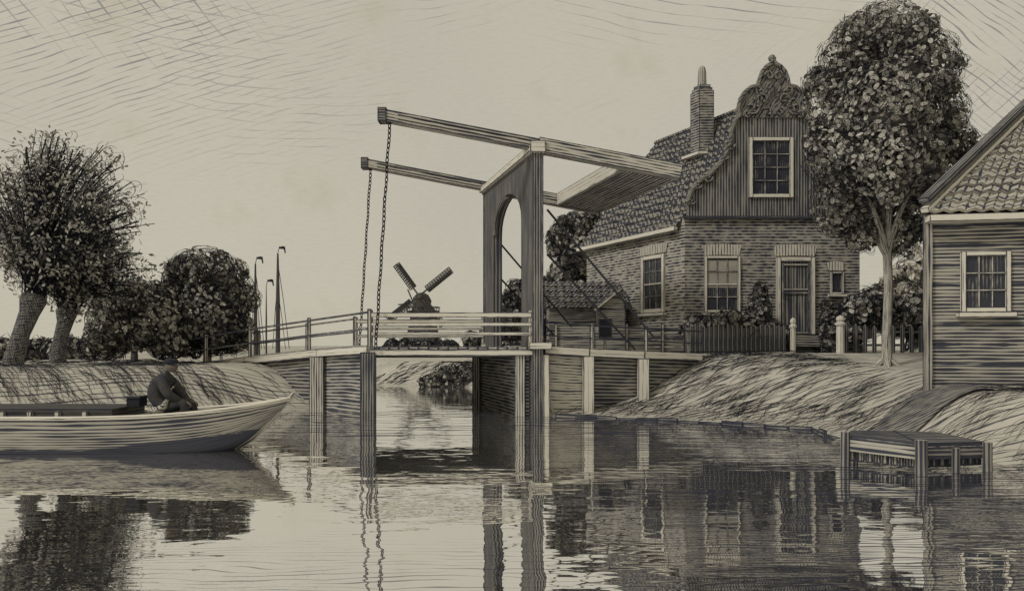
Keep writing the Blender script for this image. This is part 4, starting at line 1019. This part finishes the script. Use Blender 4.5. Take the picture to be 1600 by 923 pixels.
# ---------------------------------------------------------------- sailing barges
def barge(px, Y, topy, r, label, stays, pen):
    x = (px-800)/FPX*Y; R = empty('sailing_barge', (x, Y, 0), label, 'sailing boat', 'sailing barges moored behind the bridge ramp')
    mb = MB(); L_ = 2.2; st = []
    for s in np.linspace(-1, 1, 9):
        w_ = .9*(1-abs(s)**2.5)+.04; st.append([V3(x+s*L_, Y+w_*math.sin(a), .62+.25*abs(s)**3-.75*math.cos(a)*(1-.6*abs(s)**4) if abs(a) < 1.57 else .62+.25*abs(s)**3) for a in np.linspace(-math.pi/2, math.pi/2, 7)])
    for i in range(8):
        for k in range(6): mb.face([st[i][k], st[i+1][k], st[i+1][k+1], st[i][k+1]], [(i*.5, k*.2), (i*.5+.5, k*.2), (i*.5+.5, k*.2+.2), (i*.5, k*.2+.2)])
        mb.face([st[i][0], st[i][6], st[i+1][6], st[i+1][0]])
    mb.build('hull', M['hull'], R)
    top = W(px, topy, Y)
    mb = MB(); mb.tube([V3(x, Y, .3), V3(x, Y, (top.z)*.6), top], [r, r*.85, r*.35], 7); mast = mb.build('mast', M['tarred'], R)
    if stays:
        P = []
        for (dx, dy0, ex) in stays: P.append([list(W(px, topy+dy0, Y)), list(W(px+dx*.5, topy+dy0+(530-topy-dy0)*.5, Y)), list(W(px+dx, 545, Y))])
        strokes('stay', np.array(P), .022, M['ink'], R, taper=False)
    if pen:
        mb = MB(); a = top; q = 1 if pen > 0 else -1
        mb.tube([a, a+V3(.10, 0, .42)], .02, 5)
        p = a+V3(.08, 0, .38)
        pts = [p, p+V3(.20*q, .02, .07), p+V3(.36*q, 0, .03), p+V3(.40*q, .02, -.35), p+V3(.34*q, 0, -.38), p+V3(.27*q, .02, -.12), p+V3(.02, 0, -.10)]
        mb.face(pts); mb.build('pennant', M['ink'], mast)
barge(399, 46, 412, .13, 'moored barge with medium mast and pennant, leftmost behind the ramp railing', [(-8, 30, 0), (14, 10, 0), (10, 40, 0)], 1)
barge(416, 48, 447, .06, 'moored barge with shortest thin mast, middle of three', [(0, 5, 0)], .5)
barge(434, 46, 396, .15, 'moored barge with tallest mast and pennant, right of the other two', [(-8, 40, 0), (18, 14, 0), (12, 60, 0)], 1)

# ---------------------------------------------------------------- rowing barge in front with its boatman
BY = 12.25
def build_boat():
    R = empty('barge', (-7, BY, 0), 'long open clinker barge with upswept bow lying in the left foreground', 'boat')
    st = []; NS = 34; NG = 21
    x0, x1 = -13.5, -3.98
    for i in range(NS):
        f = i/(NS-1); f = 1-(1-f)**1.35; x = x0+(x1-x0)*f
        e = max(0, (x+7.2)/(x1+7.2)); e = min(e, 1)
        hw = .72*math.sqrt(max(0, 1-e**2.6))+.025 if x > -7.2 else .745*(1-max(0, (-11.5-x)/2)**2*.5)
        sheer = .54+.25*e**3.2; keel = -.30+.0*e
        keel = -.28+ .62*e**5.5
        rake = .0
        row = []
        for k in range(NG):
            a = -math.pi/2+math.pi*k/(NG-1); sx = math.sin(a); cz = math.cos(a)
            row.append(V3(x+.55*(1-cz)*e**2*.9*0.9, BY+hw*(abs(sx)**.75)*(1 if sx > 0 else -1), sheer-(sheer-keel)*cz**.8 if cz > 1e-6 else sheer))
        st.append(row)
    up = MB(); lowm = MB()
    for i in range(NS-1):
        u0 = (i*.33); u1 = u0+.33
        for k in range(NG-1):
            kk = k if k < NG//2 else NG-2-k
            zz = (st[i][k].z+st[i+1][k+1].z)/2; xx = st[i][k].x; mb = up
            v0, v1 = k*.098, (k+1)*.098
            mb.face([st[i][k], st[i+1][k], st[i+1][k+1], st[i][k+1]], [(u0, v0), (u1, v0), (u1, v1), (u0, v1)])
    up.face([p for p in st[0]], None)
    up.build('hull', M['hull'], R, smooth=True, merge=True)
    for s in (0, NG-1):
        mb = MB(); mb.tube([r[s]+V3(0, 0, .01) for r in st], .032, 6); mb.build('gunwale', M['wood_pale'], R, smooth=True)
    mb = MB(); last = st[-1]; mb.tube([V3(-4.80, BY, -.16), V3(-4.42, BY, -.01), V3(-4.12, BY, .18), V3(-3.95, BY, .36), V3(-3.74, BY, .60), V3(-3.56, BY, .80), V3(-3.48, BY, .90)], [.03, .04, .045, .05, .05, .05, .04], 7); mb.build('stem_post', M['wood_beam'], R, smooth=True)
    # inside: floor, bow deck, thwarts, ribs, hatch coaming
    mb = MB()
    for i in range(NS-1):
        a, b = st[i], st[i+1]; z = .30
        if a[0].x < -4.6: mb.face([V3(a[0].x, BY-.5, z), V3(b[0].x, BY-.5, z), V3(b[0].x, BY+.5, z), V3(a[0].x, BY+.5, z)], [(i*.3, 0), (i*.3+.3, 0), (i*.3+.3, 1), (i*.3, 1)])
    mb.build('floor', M['wood_dark'], R)
    mb = MB()
    for i in range(NS-1):
        a, b = st[i], st[i+1]
        if a[0].x > -4.75: mb.face([a[0]+V3(0, 0, -.03), b[0]+V3(0, 0, -.03), b[-1]+V3(0, 0, -.03), a[-1]+V3(0, 0, -.03)], [(i*.2, 0), (i*.2+.2, 0), (i*.2+.2, 1), (i*.2, 1)])
    mb.build('bow_deck', M['wood'], R)
    for x in (-5.45, -6.1):
        mb = MB(); mb.box((x, BY, .50), (.24, 1.16, .05), None, 1); mb.build('thwart', M['wood'], R)
    mb = MB(); mb.box((-9.6, BY-.02, .58), (7.0, 1.05, .20), None, 0); cg = mb.build('hatch', M['tarred'], R)
    for k in range(12):
        mb = MB(); mb.box((-6.5-.42*k, BY-.56, .585), (.085, .05, .12), None, 2); mb.build('rib', M['wood_pale'], cg)
build_boat()
def build_crate():
    x = (209-800)/FPX*12.0; R = empty('crate', (x, 12.1, .62), 'small dark box on the barge hatch behind the boatman', 'box')
    mb = MB(); mb.box((x, 12.1, .76), (.20, .26, .13)); mb.build('body', M['ink'], R)
    mb = MB(); mb.box((x, 12.1, .84), (.24, .30, .03)); mb.build('lid', M['wood_dark'], R)
# boatman: one skinned body
def skinned(name, pts, edges, rad, root, mat, parent, sub=2):
    me = bpy.data.meshes.new(name); off = root_of(parent)
    me.from_pydata([tuple(Vector(p)-off) for p in pts], edges, []); o = bpy.data.objects.new(name, me); C.objects.link(o)
    md = o.modifiers.new('Skin', 'SKIN'); md.use_smooth_shade = True; md.branch_smoothing = .4
    lay = me.skin_vertices[0].data
    for i, r in enumerate(rad): lay[i].radius = (r, r); lay[i].use_root = (i == root)
    sb = o.modifiers.new('Subsurf', 'SUBSURF'); sb.levels = sub; sb.render_levels = sub
    dg = bpy.context.evaluated_depsgraph_get(); nm = bpy.data.meshes.new_from_object(o.evaluated_get(dg))
    o.modifiers.clear(); o.data = nm; bpy.data.meshes.remove(me)
    n = len(nm.loops)
    for l in list(nm.uv_layers): nm.uv_layers.remove(l)
    uv = nm.uv_layers.new(name='G'); co = np.zeros(len(nm.vertices)*3); nm.vertices.foreach_get('co', co); co = co.reshape(-1, 3)
    vi = np.zeros(n, dtype=np.int32); nm.loops.foreach_get('vertex_index', vi); uv.data.foreach_set('uv', np.stack([co[vi, 0]+co[vi, 1]*.5, co[vi, 2]], 1).astype(np.float32).ravel())
    nm.materials.clear(); nm.materials.append(mat); o.parent = parent
    return o
def build_man():
    bx = (262-800)/FPX*12.1; y = 12.05; z = .585
    R = empty('person', (bx, y, z), 'man in dark coat and flat cap sitting hunched in the barge, arms forward', 'person')
    p = lambda dx, dy, dz: V3(bx+dx, y+dy, z+dz)
    pts = [p(-.10, 0, .10), p(-.17, 0, .26), p(-.12, 0, .43), p(-.02, 0, .56), p(.04, 0, .64)]
    e = [(0, 1), (1, 2), (2, 3), (3, 4)]; r = [.19, .205, .19, .125, .075]
    for s in (-1, 1):
        k = len(pts)      # arm
        pts += [p(.0, .17*s, .51), p(.13, .23*s, .30), p(.30, .13*s, .19)]; r += [.098, .080, .046]; e += [(3, k), (k, k+1), (k+1, k+2)]
        k = len(pts)      # leg, knees drawn up
        pts += [p(.02, .10*s, .08), p(.33, .13*s, .18), p(.42, .13*s, -.13), p(.55, .13*s, -.16)]; r += [.115, .09, .06, .05]; e += [(0, k), (k, k+1), (k+1, k+2), (k+2, k+3)]
    body = skinned('body', pts, e, r, 0, M['cloth'], R)
    # head with nose and jaw, ears
    hp = [p(.045, 0, .64), p(.065, 0, .70), p(.075, 0, .775), p(.175, 0, .70), p(.15, 0, .645), p(.06, .105, .70), p(.06, -.105, .70)]
    skinned('head', hp, [(0, 1), (1, 2), (1, 3), (1, 4), (1, 5), (1, 6)], [.065, .118, .10, .030, .045, .022, .022], 1, M['skin'], R)
    for s in (-1, 1):
        h = p(.30, .13*s, .19); hpts = [h, h+V3(.07, -.01*s, -.02)]; he = [(0, 1)]; hr = [.034, .034]
        for f, (a, l) in enumerate(((-.03, .075), (-.01, .085), (.01, .08), (.03, .062))):
            k = len(hpts); q = hpts[1]+V3(.015, a, 0); hpts += [q+V3(l*.45, 0, -.012), q+V3(l*.75, 0, -.045), q+V3(l*.6, 0, -.075)]; hr += [.0095, .009, .008]; he += [(1, k), (k, k+1), (k+1, k+2)]
        k = len(hpts); hpts += [h+V3(.05, -.045*s, .0), h+V3(.09, -.06*s, -.02)]; hr += [.011, .009]; he += [(0, k), (k, k+1)]
        skinned('hand', hpts, he, hr, 0, M['skin'], R, 1)
    mb = MB(); c = p(.075, 0, .80)
    mb.tube([c+V3(0, 0, q) for q in (-.03, .0, .035, .055)], [.088, .108, .10, .055], 12); cap = mb.build('cap', M['ink'], R, smooth=True)
    mb = MB(); mb.prism([(-.07, -.0), (.07, -.0), (.05, .07), (0, .09), (-.05, .07)], c+V3(.07, 0, -.022), (0, 1, 0), (1, 0, -.15), (0, 0, 1), .014); mb.build('visor', M['ink'], cap)
    # pale apron fold over the hip
    mb = MB(); mb.tube([p(-.20, -.15, .06), p(-.06, -.19, .05), p(.05, -.19, .11), p(.10, -.20, .22)], [.04, .062, .058, .03], 8); mb.build('shirt_fold', M['cloth_pale'], R, smooth=True)
build_man(); build_crate()

# ---------------------------------------------------------------- landing stage right
def build_jetty():
    R = empty('jetty', (5.6, 10.3, 0), 'old plank landing stage on posts at the foot of the right bank path', 'jetty')
    zt = .42; A = V3(4.58, 10.6, zt-.01); B = V3(5.22, 9.85, zt-.03); Cc = V3(6.25, 10.15, zt-.05); D_ = V3(6.2, 11.2, zt-.04); E = V3(5.0, 11.3, zt-.02)
    mb = MB(); n = 7
    for i in range(n):
        a, b = i/n, (i+.9)/n; q = [A.lerp(E, a), B.lerp(V3(5.5, 11.1, zt), a), B.lerp(V3(5.5, 11.1, zt), b), A.lerp(E, b)]; mb.hexa([p-V3(0, 0, .05) for p in q]+q, 0)
    for i in range(n):
        a, b = i/n, (i+.9)/n; F_ = V3(5.5, 11.1, zt); q = [B.lerp(F_, a), Cc.lerp(D_, a), Cc.lerp(D_, b), B.lerp(F_, b)]; mb.hexa([p-V3(0, 0, .046) for p in q]+[p+V3(0, 0, .004) for p in q], 0)
    mb.build('deck', M['wood_dark'], R)
    dn = V3(0, 0, -.13)
    for (a, b) in ((A, B), (B, Cc)):
        mb = MB(); mb.beam(a+dn, b+dn, .06, .15); mb.build('edge_beam', M['siding'] if a is A else M['wood_dark'], R)
    for (a, b) in ((A, B), (B, Cc)):
        k = 9
        for i in range(k):
            mb = MB(); p = a.lerp(b, (i+.5)/k)+V3(.0, .08, 0); mb.box((p.x, p.y, .17), (.088, .02, .22), None, 2)
            mb.build('skirt_board', M['wood'] if a is A else M['wood_dark'], R)
    for p, h, rr in ((A, .05, .065), (B, .05, .075), (Cc, .0, .06), (E, -.02, .06), (V3(5.75, 10.0, zt), -.1, .05)):
        mb = MB(); mb.tube([V3(p.x, p.y-.05, -.6), V3(p.x, p.y-.05, p.z+h)], [rr*1.05, rr], 9); mb.build('post', M['wood_dark'], R, smooth=True)
build_jetty()

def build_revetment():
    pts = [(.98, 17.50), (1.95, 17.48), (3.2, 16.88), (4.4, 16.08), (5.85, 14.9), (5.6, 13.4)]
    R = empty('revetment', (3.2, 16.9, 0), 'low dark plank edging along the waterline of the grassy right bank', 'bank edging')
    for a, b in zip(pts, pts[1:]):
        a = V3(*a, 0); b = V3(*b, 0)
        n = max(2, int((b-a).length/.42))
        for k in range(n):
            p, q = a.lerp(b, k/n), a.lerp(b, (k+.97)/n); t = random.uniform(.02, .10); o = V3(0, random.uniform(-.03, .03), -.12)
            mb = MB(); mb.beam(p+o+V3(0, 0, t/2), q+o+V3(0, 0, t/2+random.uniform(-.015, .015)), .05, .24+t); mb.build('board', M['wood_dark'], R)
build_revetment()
